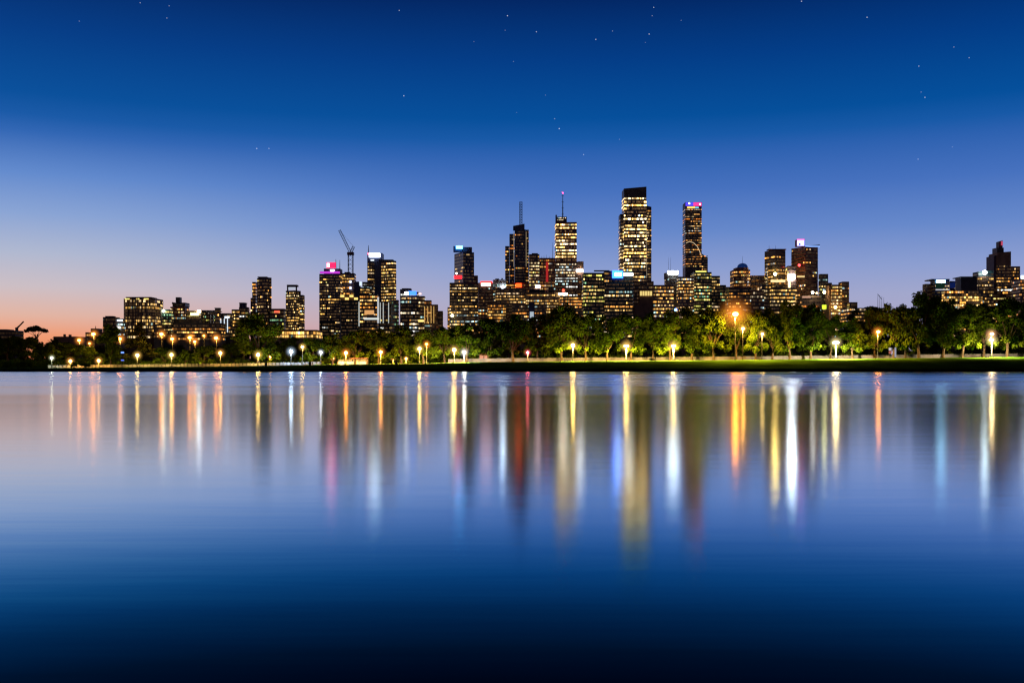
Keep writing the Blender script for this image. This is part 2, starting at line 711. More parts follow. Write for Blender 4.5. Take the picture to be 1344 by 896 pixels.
    def mast(s, px, y0, y1, r=.5, off=3, name='mast', tip=None, mat='metal', arms=0):
        D = s.D + off
        mb = MB()
        x = X(px, D)
        z0, z1 = Z(y1, D), Z(y0, D)
        mb.tube([(x, D, z0), (x, D, z0 + (z1 - z0) * .5), (x, D, z1)], [r, r * .75, r * .35], 6)
        for k in range(arms):
            z = z0 + (z1 - z0) * (k + .6) / arms
            mb.tube([(x - 2.2 * r, D, z), (x + 2.2 * r, D, z)], [r * .35] * 2, 5)
        o = mb.obj(name, W[mat], s.root, s.loc)
        if tip:
            t = MB()
            t.lathe([(.05, -.9), (.9, -.4), (.9, .5), (.05, .9)], (x, D, z1 + .9), 8)
            t.obj('beacon', mat_emit(tip, 25), o, s.loc)
        return o

    def lattice(s, x0, x1, y0, y1, off=4, name='lattice_mast', r=.35, n=6, mat='metal'):
        D = s.D + off
        a, b = X(x0, D), X(x1, D)
        z0, z1 = Z(y1, D), Z(y0, D)
        d = b - a
        mb = MB()
        cs = [(a, D), (b, D), (b, D + d), (a, D + d)]
        for c in cs:
            mb.tube([(c[0], c[1], z0), (c[0], c[1], z1)], [r, r], 5)
        for k in range(n):
            za, zb = z0 + (z1 - z0) * k / n, z0 + (z1 - z0) * (k + 1) / n
            for i in range(4):
                p, q = cs[i], cs[(i + 1) % 4]
                mb.tube([(p[0], p[1], za), (q[0], q[1], zb)], [r * .6] * 2, 4)
                mb.tube([(p[0], p[1], zb), (q[0], q[1], zb)], [r * .6] * 2, 4)
        return mb.obj(name, W[mat], s.root, s.loc)

    def roof(s, x0, x1, top, bot, off=5, mat='roof', name='roof_plant', depth=9):
        return s.block(name, x0, x1, top, mat, None, off, depth, bot=bot)


def rw(pitch=5.0, cell=3.0, lit=.5, pal='warm', gain=1.0, **k):
    return dict(pitch=pitch, cell=cell, lit=lit, pal=pal, gain=gain, **k)


RED, BLUE, WHITE, COOL, PINK, YEL, ORG, CYAN = (1, .05, .04), (.05, .2, 1), (1, .96, .9), (.75, .88, 1), (1, .12, .5), (1, .72, .2), (1, .4, .06), (.1, .6, 1)


def city():
    B = Bld
    # ---- far left low roofs
    b = B('low_house', 'low dark flat-roofed house at the far left edge behind trees', 700, 12, 'house')
    b.block('wall', -8, 20, 433.5, 'dark', rw(6, 3, .05, 'amber', .4))
    b.block('roof_slab', -9, 9, 432, 'grey', None, -2, 10, bot=433)
    b = B('low_house', 'low dark house with two chimneys left of the orange road lamps', 720, 88, 'house')
    b.block('wall', 70, 103, 441.5, 'brown', rw(7, 3, .1, 'amber', .5))
    b.block('chimney', 83, 85, 438.5, 'brown', None, 3, 2, bot=441.4)
    b.block('chimney', 90, 92.4, 439, 'brown', None, 3, 2, bot=441.4)
    b = B('gabled_house', 'dark stepped house with a thin spire between orange road lamps', 760, 122, 'house')
    b.block('wall', 112, 137, 436, 'brown', rw(6, 3, .25, 'amber', .7))
    b.block('upper_wall', 119, 129, 431, 'brown', None, 4, 8, bot=435.8)
    b.mast(125.5, 427.5, 431, .35, 6, 'spire')
    b = B('office_block', 'short dark block with a white lit right wall beside the curved block', 1200, 148)
    b.block('wall', 135, 152, 416, 'brown', rw(6, 3, .15, 'amber', .6))
    w = b.block('lit_wing', 152.3, 161, 418, 'pale', rw(5, 3, .45, 'white', .9), 4)
    b.panel('sign', 154, 161, 419.5, 421.5, COOL, 2.2, 3.2)
    b.panel('lit_panel', 153, 158, 428, 432, WHITE, 1.5, 3.2)
    b.roof(138, 148, 414.6, 415.9)
    b = B('curved_apartment_block', 'brown apartment block with a curved front and glowing yellow windows', 1250, 181)
    o = b.block('wall', 161.5, 201, 391, 'brown', rw(5.0, 2.1, .38, 'cream', .9, fill=.62, run=.45), 0, 30, round_=.16)
    b.roof(165, 198, 389.6, 391, 4, depth=22)
    for x0, x1 in ((164, 170), (179, 183), (189, 195)):
        b.panel('roof_light', x0, x1, 391.6, 393, YEL, 1.6, .5, frame=False)
    for xx in (163, 168, 174, 180, 186, 192, 198.5):
        t = (xx - 161.5) / 39.5
        D = b.D + .16 * (2 * t - 1) ** 2 * (X(201, b.D) - X(161.5, b.D)) - .35
        m = MB()
        m.box(X(xx, D) - .5, X(xx, D) + .5, D - .3, D + .8, b.loc[2], Z(391.5, D))
        m.obj('pier', W['brown'], b.root, b.loc)
    b = B('small_block', 'small brown block between the curved block and the glass corner block', 1230, 207)
    b.block('wall', 202, 212, 425, 'tan', rw(5, 3, .4, 'amber', .6))
    b = B('glass_block', 'low glass corner block with one greenish floodlight on its roof', 1240, 217)
    b.block('wall', 211.5, 224, 406, 'teal', rw(4.5, 2.6, .6, 'green', .8))
    b.lamp(214.5, 408, 1.6, (.95, 1, .7), 22)
    b.block('column', 211, 212.3, 404, 'grey', None, -1, 2)
    b = B('stepped_tower', 'dark stepped tower with water-tank top beside the long tan block', 1300, 233)
    b.block('lower_wall', 223.5, 243, 402.5, 'red', rw(4.5, 2.6, .35, 'mixed', .8))
    b.block('middle_wall', 227, 243, 397, 'dark', rw(3, 2.6, .2, 'white', .5), 3, 18, bot=402.3)
    b.block('tank', 230.5, 236, 390, 'dark', None, 6, 8, bot=396.8)
    b.mast(226.8, 395.5, 402.5, .5, 2)
    b.block('water_tank', 225.5, 228.5, 396.8, 'dark', None, 2, 5, bot=399)
    b = B('long_block', 'long tan low-rise block with a bright yellow window strip', 1270, 255)
    b.block('wall', 243.5, 264, 407.5, 'tan', rw(4.5, 3, .35, 'green', .5))
    b.panel('lit_strip', 250, 261, 410.5, 414, (.95, .9, .35), 3.0)
    b.lamp(261.2, 408.5, 1.9, WHITE, 30)
    b.block('lower_wall', 212, 290, 424, 'tan', rw(5, 3, .6, 'amber', 1.0), -25, 20)
    b.block('terrace', 225, 262, 419, 'tan', None, -12, 10)
    b = B('frame_block', 'flat-roofed block with white frame columns and a corner chimney tower', 1285, 276)
    b.block('wall', 264.3, 283, 408, 'dark', rw(5, 3, .35, 'green', .7))
    b.block('roof_slab', 263.8, 284, 407, 'grey', None, -1.5, 26, bot=408)
    b.block('chimney_tower', 282, 287.4, 404.5, 'dark', rw(6, 2.5, .1), -3, 8)
    b.block('chimney_cap', 281.5, 288, 403.8, 'grey', None, -3.5, 9, bot=404.8)
    for xx in (276, 279.5):
        b.block('column', xx, xx + .9, 412, 'white', None, -4, 1.5)
    b = B('column_block', 'small dark block with cold white lit columns right of the chimney', 1290, 295)
    b.block('wall', 288.2, 302.5, 411, 'dark', rw(6, 3.5, .15, 'warm', .7))
    b.panel('sign', 295, 301, 415, 417.5, COOL, 2.2)
    for xx in (289.5, 294, 298.2):
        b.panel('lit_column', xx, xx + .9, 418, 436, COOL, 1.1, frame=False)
    b = B('drum_top_block', 'dark block with a round drum on top behind the big tree', 1330, 314)
    b.block('wall', 304, 313.3, 406, 'dark', rw(5, 2.5, .45, 'warm', .9))
    b.block('wall', 313.6, 325, 403, 'dark', rw(5, 2.5, .45, 'warm', .9), 3)
    o = b.block('drum', 313.5, 321, 398, 'purple', None, 8, 9, round_=.3, bot=402.9)
    b.block('drum_cap', 313, 321.5, 397, 'purple', None, 7.5, 10, round_=.3, bot=398)
    b = B('apartment_tower', 'slim plum apartment tower with a few scattered lit windows', 1400, 342)
    b.block('wall', 335.6, 354, 364.5, 'purple', rw(5, 3, .16, 'warm', 1.1, run=.4), 0, xc=349, top2=363.5)
    b.block('left_wing', 331, 335.4, 370, 'purple', rw(5, 2.2, .35, 'warm', .9, run=.4), 6, 14)
    b.block('low_wing', 328.8, 330.9, 391, 'purple', rw(5, 2.2, .35, 'warm', .9), 9, 10)
    b.roof(338, 350, 363, 364.4)
    b = B('long_low_block', 'low dark block carrying a small red sign between two slim towers', 1390, 364)
    b.block('wall', 354.2, 372.5, 406, 'dark', rw(6, 3.5, .25, 'green', .4))
    b.block('roof_slab', 353.5, 373, 405, 'brown', None, -1, 20, bot=406)
    b.panel('sign', 360, 367, 408, 410.3, (1, .12, .06), 1.8)
    b = B('apartment_tower', 'slim dark tower with dense yellow windows and open crown frame', 1380, 385)
    b.block('wall', 373.5, 392.5, 381, 'dark', rw(4.2, 2.4, .55, 'cream', 1.0, run=.4), 0, xc=387)
    b.block('right_wing', 392.7, 397.5, 387, 'dark', rw(4.2, 2.4, .45, 'cream', .9, run=.4), 8, 12)
    b.block('column', 376.6, 378.2, 374.5, 'dark', None, 8, 2, bot=382)
    b.block('column', 388, 389.6, 374.5, 'dark', None, 8, 2, bot=382)
    b.block('crown_slab', 376.4, 389.8, 373.6, 'dark', None, 7, 10, bot=376)
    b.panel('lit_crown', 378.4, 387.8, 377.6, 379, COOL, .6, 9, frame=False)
    b = B('low_hall', 'low long hall with a glowing yellow upper floor behind the trees', 800, 385, 'hall')
    b.block('wall', 356, 414, 434, 'tan', rw(5.2, 4.5, .85, 'warm', 1.1, skip=1.2, fill=.7))
    b.block('roof_slab', 354, 416, 432.8, 'brown', None, -3, 24, bot=434)
    # ---- pink crown group
    b = B('pink_crown_tower', 'dark blue tower with a pink and red lit crown', 1500, 433, 'tower')
    b.block('wall', 419, 446.5, 359.5, 'navy', rw(4.4, 2.6, .34, 'cream', 1.0, full=(424,)), 0, 30)
    b.block('upper_wall', 425, 446.5, 352.5, 'purple', None, 3, 20, bot=359.3)
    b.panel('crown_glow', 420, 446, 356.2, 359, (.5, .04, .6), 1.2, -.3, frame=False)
    b.panel('crown_sign', 428.6, 440.5, 344.5, 352, (1, .008, .045), 4, 6)
    b.panel('sign', 429.2, 432.4, 345.5, 350.5, (1, .75, .85), 5, 4.6, frame=False)
    b.panel('round_sign', 433.6, 438.6, 353.8, 357.4, (.8, .75, 1), 8, 1.0)
    b.mast(440.8, 340, 352, .7, 9)
    b.mast(446, 341, 353, .55, 9)
    b.block('podium', 419, 440, 422, 'teal', rw(5, 3, .15, 'white', .9), -3, 10)
    b = B('core_block', 'dark block under the tower crane with yellow balcony lights', 1520, 456)
    b.block('wall', 446.8, 465, 358.5, 'purple', rw(4.6, 3, .5, 'warm', 1.0, low=398))
    b.block('roof_plant', 452, 459, 357, 'dark', None, 5, 9, bot=358.4)
    for yy in (369.8, 377.8):
        b.lamp(460, yy, 1.5, COOL, 7)
    b = B('teal_block', 'dark teal glass block with a glowing yellow roof terrace', 1440, 458)
    b.block('wall', 446.6, 470.5, 394.5, 'teal', rw(5.2, 3, .16, 'green', .8))
    for k in range(4):
        b.panel('terrace_light', 446.8 + k * 6.0, 451.8 + k * 6.0, 387 + (k % 2) * 3.5, 390 + (k % 2) * 3.5, YEL, 1.3, 2.5, frame=False)
    b.block('terrace_wall', 446.8, 470, 386, 'brown', None, 4, 12, bot=394.4)
    b.block('lit_edge', 446.4, 447.6, 396, 'pale', None, -2, 2)
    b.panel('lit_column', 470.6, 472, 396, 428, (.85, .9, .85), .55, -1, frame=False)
    b = B('bay_block', 'dark block with one big orange window bay and white side frame', 1430, 484)
    b.block('wall', 472.2, 495, 386, 'dark', rw(5.4, 3.4, .42, 'warm', .9, full=(388.5, 394)))
    b.panel('window_bay', 478.5, 491, 407, 412.5, (1, .5, .18), .75, -.6)
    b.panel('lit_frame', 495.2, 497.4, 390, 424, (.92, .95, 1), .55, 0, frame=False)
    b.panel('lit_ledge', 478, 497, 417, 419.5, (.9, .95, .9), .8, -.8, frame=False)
    b.block('roof_terrace', 473, 484, 377, 'dark', rw(4, 3, .7, 'warm', .9), 6, 14, bot=385.9)
    b.block('roof_room', 465, 471.5, 369.5, 'navy', None, 12, 14)
    b.panel('lit_panel', 471.8, 474.8, 369.5, 375, COOL, 1.1, 12, frame=False)
    b.block('left_wall', 475.5, 490, 370, 'dark', rw(5, 3, .4, 'white', .9), 15, 14)
    b = B('sign_tower', 'tall office tower topped by a glaring white rooftop sign', 1500, 501, 'tower')
    b.block('wall', 490.5, 519.5, 342, 'dark', rw(4.7, 2.7, .66, 'cream', .95), 0, xc=517)
    b.block('roof_parapet', 497, 516, 340.6, 'dark', None, 8, 12, bot=341.9)
    b.block('left_slab', 482, 501.5, 332, 'navy', None, 10, 22)
    b.block('side_wall', 482.5, 490.3, 343, 'dark', rw(4.7, 2.7, .4, 'cream', .6), 5, 8)
    b.panel('sign', 484.5, 499, 332.5, 337.6, (.85, .93, 1), 9, 8.5)
    b.panel('lower_sign', 486.5, 491, 340.5, 342.3, COOL, 1.6, 3.5, frame=False)
    b.mast(483.6, 322, 334, .8, 11)
    b.lamp(483.4, 333, 1.2, (1, .08, .15), 10, 4, 'warning_light')
    b = B('pale_block', 'grey-green low block with white vertical fins below the office tower', 1380, 510)
    b.block('wall', 499, 511, 396, 'dark', rw(6, 3.5, .18, 'green', .7))
    b.block('right_wing', 511.2, 522.5, 393.5, 'pale', rw(5.5, 2.5, .2, 'green', .45), 2, round_=.15)
    for xx in (498.6, 502.5, 509.6):
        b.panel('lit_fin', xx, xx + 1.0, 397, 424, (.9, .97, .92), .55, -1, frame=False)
    b = B('sign_block', 'round-topped block with a blue and white sign left of brown steps', 1350, 537)
    b.block('wall', 525.5, 549, 383, 'dark', rw(5.6, 4, .72, 'white', .85, run=.85), 0, 24, round_=.1)
    b.block('left_slab', 525, 530, 379.5, 'dark', None, 4, 20)
    b.block('roof_drum', 527, 539, 378.2, 'dark', None, 8, 14, round_=.2, bot=383)
    b.panel('sign', 531.2, 535.8, 382.8, 387, (1, .95, .95), 7, -1.2)
    b.panel('blue_sign', 536.2, 546.5, 381.8, 387.4, (.05, .2, 1), 2.5, -.9)
    b.block('right_wing', 549.2, 557, 388.5, 'brown', rw(5.6, 3.6, .7, 'cream', .8), 6, 16)
    b.panel('roof_sign', 548.5, 553, 384.5, 386.6, (1, .6, .55), 2.0, 5)
    b = B('brown_stepped_block', 'brown stepped block with amber lit columns', 1320, 565)
    b.block('wall', 557.2, 566, 394, 'tan', rw(5, 2.4, .4, 'amber', .6))
    b.block('middle_wall', 566.2, 574.5, 399.5, 'tan', rw(6, 3, .12, 'amber', .5), 4)
    b.block('low_wall', 574.7, 581, 408, 'tan', rw(6, 3, .12, 'amber', .5), 8)
    for xx in (556.8, 561, 565.4, 569):
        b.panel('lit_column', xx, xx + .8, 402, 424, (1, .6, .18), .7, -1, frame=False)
    b.panel('lit_base', 549, 556, 419.5, 422.5, YEL, 1.4, -1.5, frame=False)
    # ---- centre-left tower
    b = B('blue_sign_tower', 'navy tower with a cyan-blue sign at its top left corner', 1480, 608, 'tower')
    b.block('wall', 594.8, 622, 330.5, 'navy', rw(5.0, 3, .16, 'warm', .8, low=370), 0, xc=608)
    b.block('roof_wall', 595, 606.5, 323, 'navy', None, 3, 10, bot=330.4)
    b.block('roof_wall', 606.7, 619.3, 324.3, 'purple', None, 5, 9, bot=330.4)
    b.panel('sign', 598.6, 607, 322.6, 326.6, (.08, .5, 1), 11, -1.5)
    b.panel('red_sign', 596, 606.2, 361.6, 365.6, (1, .008, .012), 6, -1.6)
    b.lamp(599, 358.8, 1.4, (1, .85, .85), 10)
    b.block('side_wing', 622.2, 627, 361.5, 'red', rw(5, 3, .1), 10, 12)
    b.block('podium', 590, 627.5, 371, 'dark', rw(4.6, 2.8, .68, 'cream', .85), -8, 30)
    b.block('annex', 587.3, 589.8, 403, 'brown', rw(5, 2.4, .4, 'warm', .8), -4, 10)
    b.lamp(593.5, 414, 1.7, (1, .85, .4), 45, -22)
    b = B('red_sign_block', 'brown mid-rise block with a red and white roof sign', 1450, 637)
    b.block('wall', 627.8, 647, 371, 'brown', rw(4.8, 3, .45, 'amber', .6))
    b.panel('sign', 631.5, 644, 371.6, 375, (1, .75, .68), 5, -1.2)
    b.panel('red_sign', 630.6, 646, 369.2, 371.3, (1, .02, .012), 4, -1.2)
    b = B('grey_block', 'grey mid-rise block with a glaring white corner floodlight', 1460, 655)
    b.block('wall', 647.2, 664.5, 367, 'grey', rw(4.6, 2.6, .4, 'white', .6))
    b.roof(650, 655, 365.6, 366.9)
    b.roof(658, 660, 365, 366.9, 8, depth=4)
    b.lamp(660, 376.8, 2.3, COOL, 48)
    b = B('twin_rail_mast_tower', 'dark stepped skyscraper topped by a tall lattice mast', 1650, 678, 'skyscraper')
    b.block('main_wall', 675.5, 690, 301, 'navy', rw(4.6, 2.8, .13, 'amber', .45, full=(352.5,), fill=.4, low=372), 0, 30)
    b.block('left_wall', 668.6, 675.3, 307, 'navy', rw(4.6, 2.6, .12, 'amber', .6, full=(352.5,), fill=.4, low=372), 4, 26)
    b.block('low_left_wall', 663, 668.4, 323, 'navy', rw(4.6, 2.6, .08, 'amber', .9, full=(330, 352.5), fill=.4, low=372), 8, 22)
    b.block('right_wall', 690.2, 694, 301.5, 'dark', rw(4.6, 2.0, .35, 'warm', .5, fill=.4, low=372), 4, 24)
    b.block('crown_wall', 673.4, 688.5, 296.5, 'navy', None, 5, 18, bot=300.9, top2=293.6)
    for xx in (674, 690.2):
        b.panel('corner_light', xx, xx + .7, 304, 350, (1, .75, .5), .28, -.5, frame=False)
    b.lattice(682, 685.4, 265, 295, 8, n=9, r=.42)
    b.block('podium', 664, 696, 371, 'brown', rw(4.6, 2.6, .5, 'warm', .8), -14, 20)
    b.panel('red_sign', 677, 684.5, 371.8, 377, (1, .06, .008), 4, -16)
    b = B('mid_block', 'brown mid-rise slab with warm windows right of the lattice mast skyscraper', 1560, 701)
    b.block('wall', 694.4, 708, 333.5, 'dark', rw(4.8, 3.2, .6, 'cream', .75))
    b.roof(698, 706, 332.3, 333.4)
    b.panel('sign', 703, 709, 374, 378, (1, .55, .6), 7, -14)
    b = B('red_shaft_block', 'dark mid-rise block with a red lit vertical shaft', 1570, 715)
    b.block('wall', 708.3, 729, 338.5, 'red', rw(4.8, 3, .4, 'warm', .6))
    b.panel('red_shaft', 716.5, 719.5, 344, 370, (1, .05, .05), .4, -.8, frame=False)
    for xx, yy in ((711, 336), (714, 335), (717, 334), (721, 336)):
        b.mast(xx, yy, 338.6, .3, 5, 'antenna')
    b.mast(725.4, 318, 340, .4, 9, 'antenna')
    b = B('banded_mast_tower', 'red-brown skyscraper with bright floor bands and a red-tipped mast', 1640, 743, 'skyscraper')
    b.block('main_wall', 729.4, 757, 291.5, 'red', rw(4.9, 3, .62, 'cream', 2.3, run=.9, full=(299, 318.5, 333)), 0, 32)
    b.block('crown_frame', 729.2, 731, 282, 'dark', None, 2, 8, bot=291.4)
    b.block('crown_room', 731.3, 744, 284.5, 'dark', rw(3, 2, .5, 'white', .5, skip=1), 4, 12, bot=291.4)
    b.block('crown_room', 729.4, 744, 290, 'dark', None, 1, 16, bot=291.4)
    b.mast(738.6, 254, 286, .95, 9, tip=(1, .02, .12), arms=4)
    b = B('cream_band_block', 'wide block of cream window bands at the foot of the red-tipped mast skyscraper', 1580, 742)
    b.block('wall', 722.6, 758, 343.5, 'brown', rw(4.3, 2.8, .7, 'white', 1.2), 0, 30)
    b.block('right_wing', 758.2, 766, 343, 'brown', rw(4.6, 2.6, .35, 'amber', .5), 3, 24)
    b.panel('sign', 756.5, 765.5, 353.6, 357, (1, .97, .88), 15, -1.5)
    b = B('low_band_block', 'low wide block of cream ribbon windows below the red-shaft block', 1430, 712)
    b.block('wall', 690, 735, 384, 'tan', rw(4.3, 3.2, .78, 'cream', .7, run=.9))
    b.roof(695, 715, 380, 383.9)
    b.roof(720, 727, 376, 383.9, 9)
    b.panel('sign', 733.5, 745, 384.3, 387.2, (1, .85, .6), 14, -2)
    b.lamp(739.5, 381, 2.0, (1, .06, .03), 5, -2, 'red_beacon')
    b = B('low_band_block', 'low tan block of ribbon windows below the lattice mast skyscraper', 1440, 667)
    b.block('wall', 650, 689.6, 378, 'tan', rw(4.4, 3.0, .6, 'warm', .7, run=.88), 0, 22)
    b.block('lower_wall', 640, 664, 398, 'tan', rw(4.6, 3, .55, 'warm', .9), -30, 20)
    b = B('amber_grid_block', 'amber lit block with gridded windows behind the tallest dark tree', 1410, 748)
    b.block('wall', 735.3, 765, 388, 'tan', rw(4.5, 2.6, .6, 'amber', .8))
    b = B('open_frame_block', 'tan block with a dark central bay of white lit frames', 1380, 705)
    b.block('wall', 672, 717, 399, 'tan', rw(5, 3, .62, 'amber', .75))
    b.block('dark_bay', 694, 702, 397, 'navy', None, -3, 4)
    b.panel('lit_frames', 695.5, 700.5, 409, 417, COOL, .55, -4, frame=False)
    b = B('green_glass_block', 'broad dark green glass office block with a blue rooftop sign', 1420, 798)
    b.block('wall', 765.8, 793.5, 358, 'teal', rw(5.6, 2.8, .6, 'green', .85, run=.8), 0, 30)
    b.block('right_wall', 793.7, 831, 355.5, 'teal', rw(5.6, 2.8, .58, 'cream', .85, run=.85), -4, 32)
    b.roof(780, 800, 354.6, 355.6, 8)
    b.panel('blue_panel', 803.5, 817.5, 355, 365, (.02, .12, 1), 7, -5)
    b.panel('sign', 807, 815.6, 357.8, 362.4, (.45, .7, 1), 12, -6.5, frame=False)
    b.panel('roof_floodlight', 818.5, 831, 358.6, 361.6, (1, .98, .9), 11, -6)
    b = B('tallest_tower', 'tallest dark skyscraper with dense yellow floor bands', 1700, 834, 'skyscraper')
    b.block('main_wall', 819, 848.5, 247.5, 'dark', rw(5.2, 2.6, .64, 'cream', 3.0, run=.62, skip=12, fill=.46), 0, 34, top2=245)
    b.block('left_wall', 814, 818.8, 281, 'dark', rw(5.2, 2.4, .62, 'cream', .9, skip=7), 5, 26)
    b.block('right_wall', 848.7, 855, 270, 'purple', rw(4.2, 2.0, .5, 'cream', .6, run=.4, skip=6), 6, 26, top2=271.5)
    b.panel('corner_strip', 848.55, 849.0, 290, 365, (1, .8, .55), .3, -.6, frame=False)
    b = B('temple_top_block', 'brown block with a lit yellow colonnade at the tallest skyscraper base', 1440, 845)
    b.block('wall', 831.3, 858, 369, 'brown', rw(5.5, 3.4, .12, 'warm', .8))
    b.block('colonnade', 839, 857, 381, 'brown', None, -6, 8)
    for k in range(5):
        b.panel('lit_bay', 840 + 3.3 * k, 842.5 + 3.3 * k, 382, 388, (1, .75, .25), .9, -7, frame=False)
    b.block('low_wall', 832, 845, 400, 'brown', None, -20, 12)
    b = B('yellow_window_block', 'mid-rise block with wide yellow windows right of the tallest skyscraper', 1450, 872)
    b.block('wall', 857.5, 884, 374, 'brown', rw(5.4, 3.2, .78, 'warm', .9))
    b.lamp(886.8, 406.5, 2.0, (.1, .25, 1), 12, -20, 'blue_lamp')
    b = B('white_sign_block', 'pale roof pavilion with a long white sign and two thin masts', 1500, 883)
    b.block('wall', 874, 890.5, 359, 'pale', rw(5, 3, .25, 'white', .5))
    b.block('left_room', 873, 877, 358, 'grey', None, -1.5, 12, bot=366)
    b.panel('sign', 876.5, 890.5, 355.4, 359.6, (.95, 1, .98), 20, -1.5)
    b.mast(877.4, 337.5, 356, .22, 6)
    b.mast(880.2, 337.5, 356, .22, 6)
    b = B('brown_window_block', 'brown block of warm windows left below the crown light skyscraper', 1460, 900)
    b.block('wall', 890.8, 911, 363, 'brown', rw(4.8, 2.8, .66, 'warm', .85))
    b = B('crown_light_tower', 'slim dark skyscraper with red and blue crown lights', 1680, 910, 'skyscraper')
    b.block('main_wall', 899.4, 921, 265.5, 'dark', rw(3.6, 2.2, .5, 'amber', .65, fill=.38, run=.85, skip=9, low=352), 0, 26)
    b.panel('crown_band', 899.8, 910, 265.8, 270.4, (.08, .05, .7), 1.6, -.8, frame=False)
    b.panel('crown_band', 910.2, 920.6, 265.8, 270.4, (.8, .04, .25), 1.6, -.8, frame=False)
    b.panel('crown_strip', 902, 912, 271.2, 273.4, (1, .6, .12), 1.6, -.8, frame=False)
    b.panel('crown_strip', 912.3, 917, 271.6, 273.2, (.2, .7, .9), 1.2, -.8, frame=False)
    b.lamp(904.6, 267, 1.4, (.5, .65, 1), 14, -2, 'crown_lamp')
    b.lamp(918.8, 268, 1.4, (1, .2, .3), 14, -2, 'crown_lamp')
    b.block('right_bulge', 921.2, 929, 333, 'dark', rw(4, 2.4, .45, 'amber', .7, fill=.4), 5, 20, top2=338)
    mb = MB()
    D = b.D - .7
    pts = [(900.5, 319), (905, 317), (910, 318.5), (915, 323), (918, 329), (920.5, 336)]
    mb.tube([(X(p, D), D, Z(q, D)) for p, q in pts], [.45] * 6, 6)
    mb.obj('light_ribbon', mat_emit((1, .75, .45), .8), b.root, b.loc)
    b = B('terraced_block', 'terraced glass block stepping down right with green-yellow windows', 1470, 932)
    b.block('wall', 911.3, 934, 357, 'teal', rw(4.8, 3, .8, 'green', .9, run=.85), 0, 28)
    b.block('step', 934.2, 945, 362, 'teal', rw(4.8, 3, .5, 'cream', .7), 4, 24)
    b.block('low_step', 945.2, 953, 374, 'dark', rw(4.8, 3, .45, 'green', .7), 8, 20)
    b.block('end_step', 953.2, 959, 376.5, 'tan', rw(5, 2.6, .5, 'warm', .8), 10, 18)
    b.panel('lit_roof', 913, 927, 355.6, 357, (1, .9, .2), 1.6, -1, frame=False)
    # ---- right group
    b = B('blue_dome_tower', 'brick-brown round tower with a small blue lit dome', 1500, 974, 'tower')
    b.block('wall', 964, 985.5, 353.5, 'red', rw(5, 2.6, .4, 'warm', .8), 0, 26, round_=.18)
    b.block('upper_wall', 966.5, 983, 351, 'red', None, 4, 18, round_=.18, bot=353.4)
    mb = MB()
    D = b.D + 12
    rr = 7 * D / F
    mb.lathe([(rr * math.cos(a), rr * .8 * math.sin(a)) for a in [R(k) for k in (0, 20, 40, 60, 78, 89)]], (X(974.5, D), D, Z(351, D)), 14)
    mb.obj('dome', mat_emit((.03, .12, .6), .14), b.root, b.loc, smooth=True)
    b.mast(974.5, 336, 346, .25, 12)
    b = B('plain_slab', 'plain dark brown slab between blue dome and yellow flood-lit tower', 1520, 995)
    b.block('wall', 985.8, 1004.5, 361.5, 'brown', rw(8, 2.5, .05, 'warm', .4))
    b = B('hexagonal_tower', 'dark faceted tower with a yellow floodlight halfway up', 1500, 1020, 'tower')
    b.block('wall', 1008.4, 1033, 328, 'dark', rw(5, 3, .38, 'warm', 1.0, empty_rows=.3, skip=8), 0, xc=1018)
    b.block('roof_rim', 1009, 1032, 326.6, 'red', None, 8, 14, bot=327.9)
    for xx in (1009.5, 1018):
        b.mast(xx, 321.5, 327, .22, 8, 'antenna')
    b.lamp(1017.4, 359.6, 2.3, (1, .68, .16), 90, -6)
    b.panel('lit_canopy', 1011.5, 1036, 367.2, 370.4, (1, .72, .35), 1.3, -5)
    b.block('side_stair', 1006.8, 1008.2, 349, 'dark', rw(5, 1.2, .7, 'white', .7), 6, 8)
    b = B('floodlit_block', 'low block under the largest cold white floodlight', 1480, 1038)
    b.block('wall', 1033.2, 1044.8, 350, 'brown', rw(5, 2.8, .3, 'green', .6))
    b.roof(1034.5, 1040, 348.8, 349.9)
    b.panel('floodlight', 1035.5, 1043, 359.8, 367, (.9, .97, 1), 45, -4, frame=False)
    b.panel('lit_strip', 1034.6, 1037.4, 368, 377.5, (1, .8, .35), 3, -4, frame=False)
    b = B('screen_top_tower', 'brown tower with a pink and blue screen on its corner fin', 1500, 1060, 'tower')
    b.block('wall', 1045.2, 1076.5, 323.6, 'red', rw(5, 2.8, .10, 'warm', .7), 0, 26, xc=1057)
    b.block('fin', 1045.4, 1056.2, 314.6, 'red', None, 8, 8, bot=323.5, top2=313.6)
    b.panel('screen', 1046.4, 1055.4, 315.2, 322.6, (.3, .3, 1), 4, 5)
    b.panel('screen_edge', 1046, 1055.8, 313.8, 314.9, (1, .1, .55), 1.8, 5, frame=False)
    b.panel('screen_patch', 1047, 1050.5, 316, 318.2, (1, .85, 1), 3.0, 4.2, frame=False)
    b.panel('screen_patch', 1051.5, 1054.6, 316, 321, (1, .5, .9), 2.0, 4.2, frame=False)
    b.panel('screen_patch', 1048.5, 1050.5, 319.5, 321.8, (.03, .08, .5), 1.0, 4.2, frame=False)
    b.panel('blue_strip', 1056.6, 1076, 322.8, 324, (.25, .45, 1), 1.5, -.5 + 6, frame=False)
    b.block('roof_wedge', 1057, 1076, 323, 'dark', None, 9, 10, bot=323.5, top2=321)
    b.lamp(1049, 348, 2.0, (1, .04, .04), 8, -2, 'red_beacon')
    b.panel('lit_canopy', 1046, 1056, 361.8, 364, (1, .72, .3), .9, 1)
    b = B('green_tint_block', 'dark block with greenish windows right of the screen-top tower', 1480, 1082)
    b.block('wall', 1076.8, 1087, 359.5, 'dark', rw(5, 2.6, .4, 'green', .6))
    b.block('low_wing', 1087.2, 1092, 371, 'dark', rw(5, 2.6, .2, 'green', .5), 4)
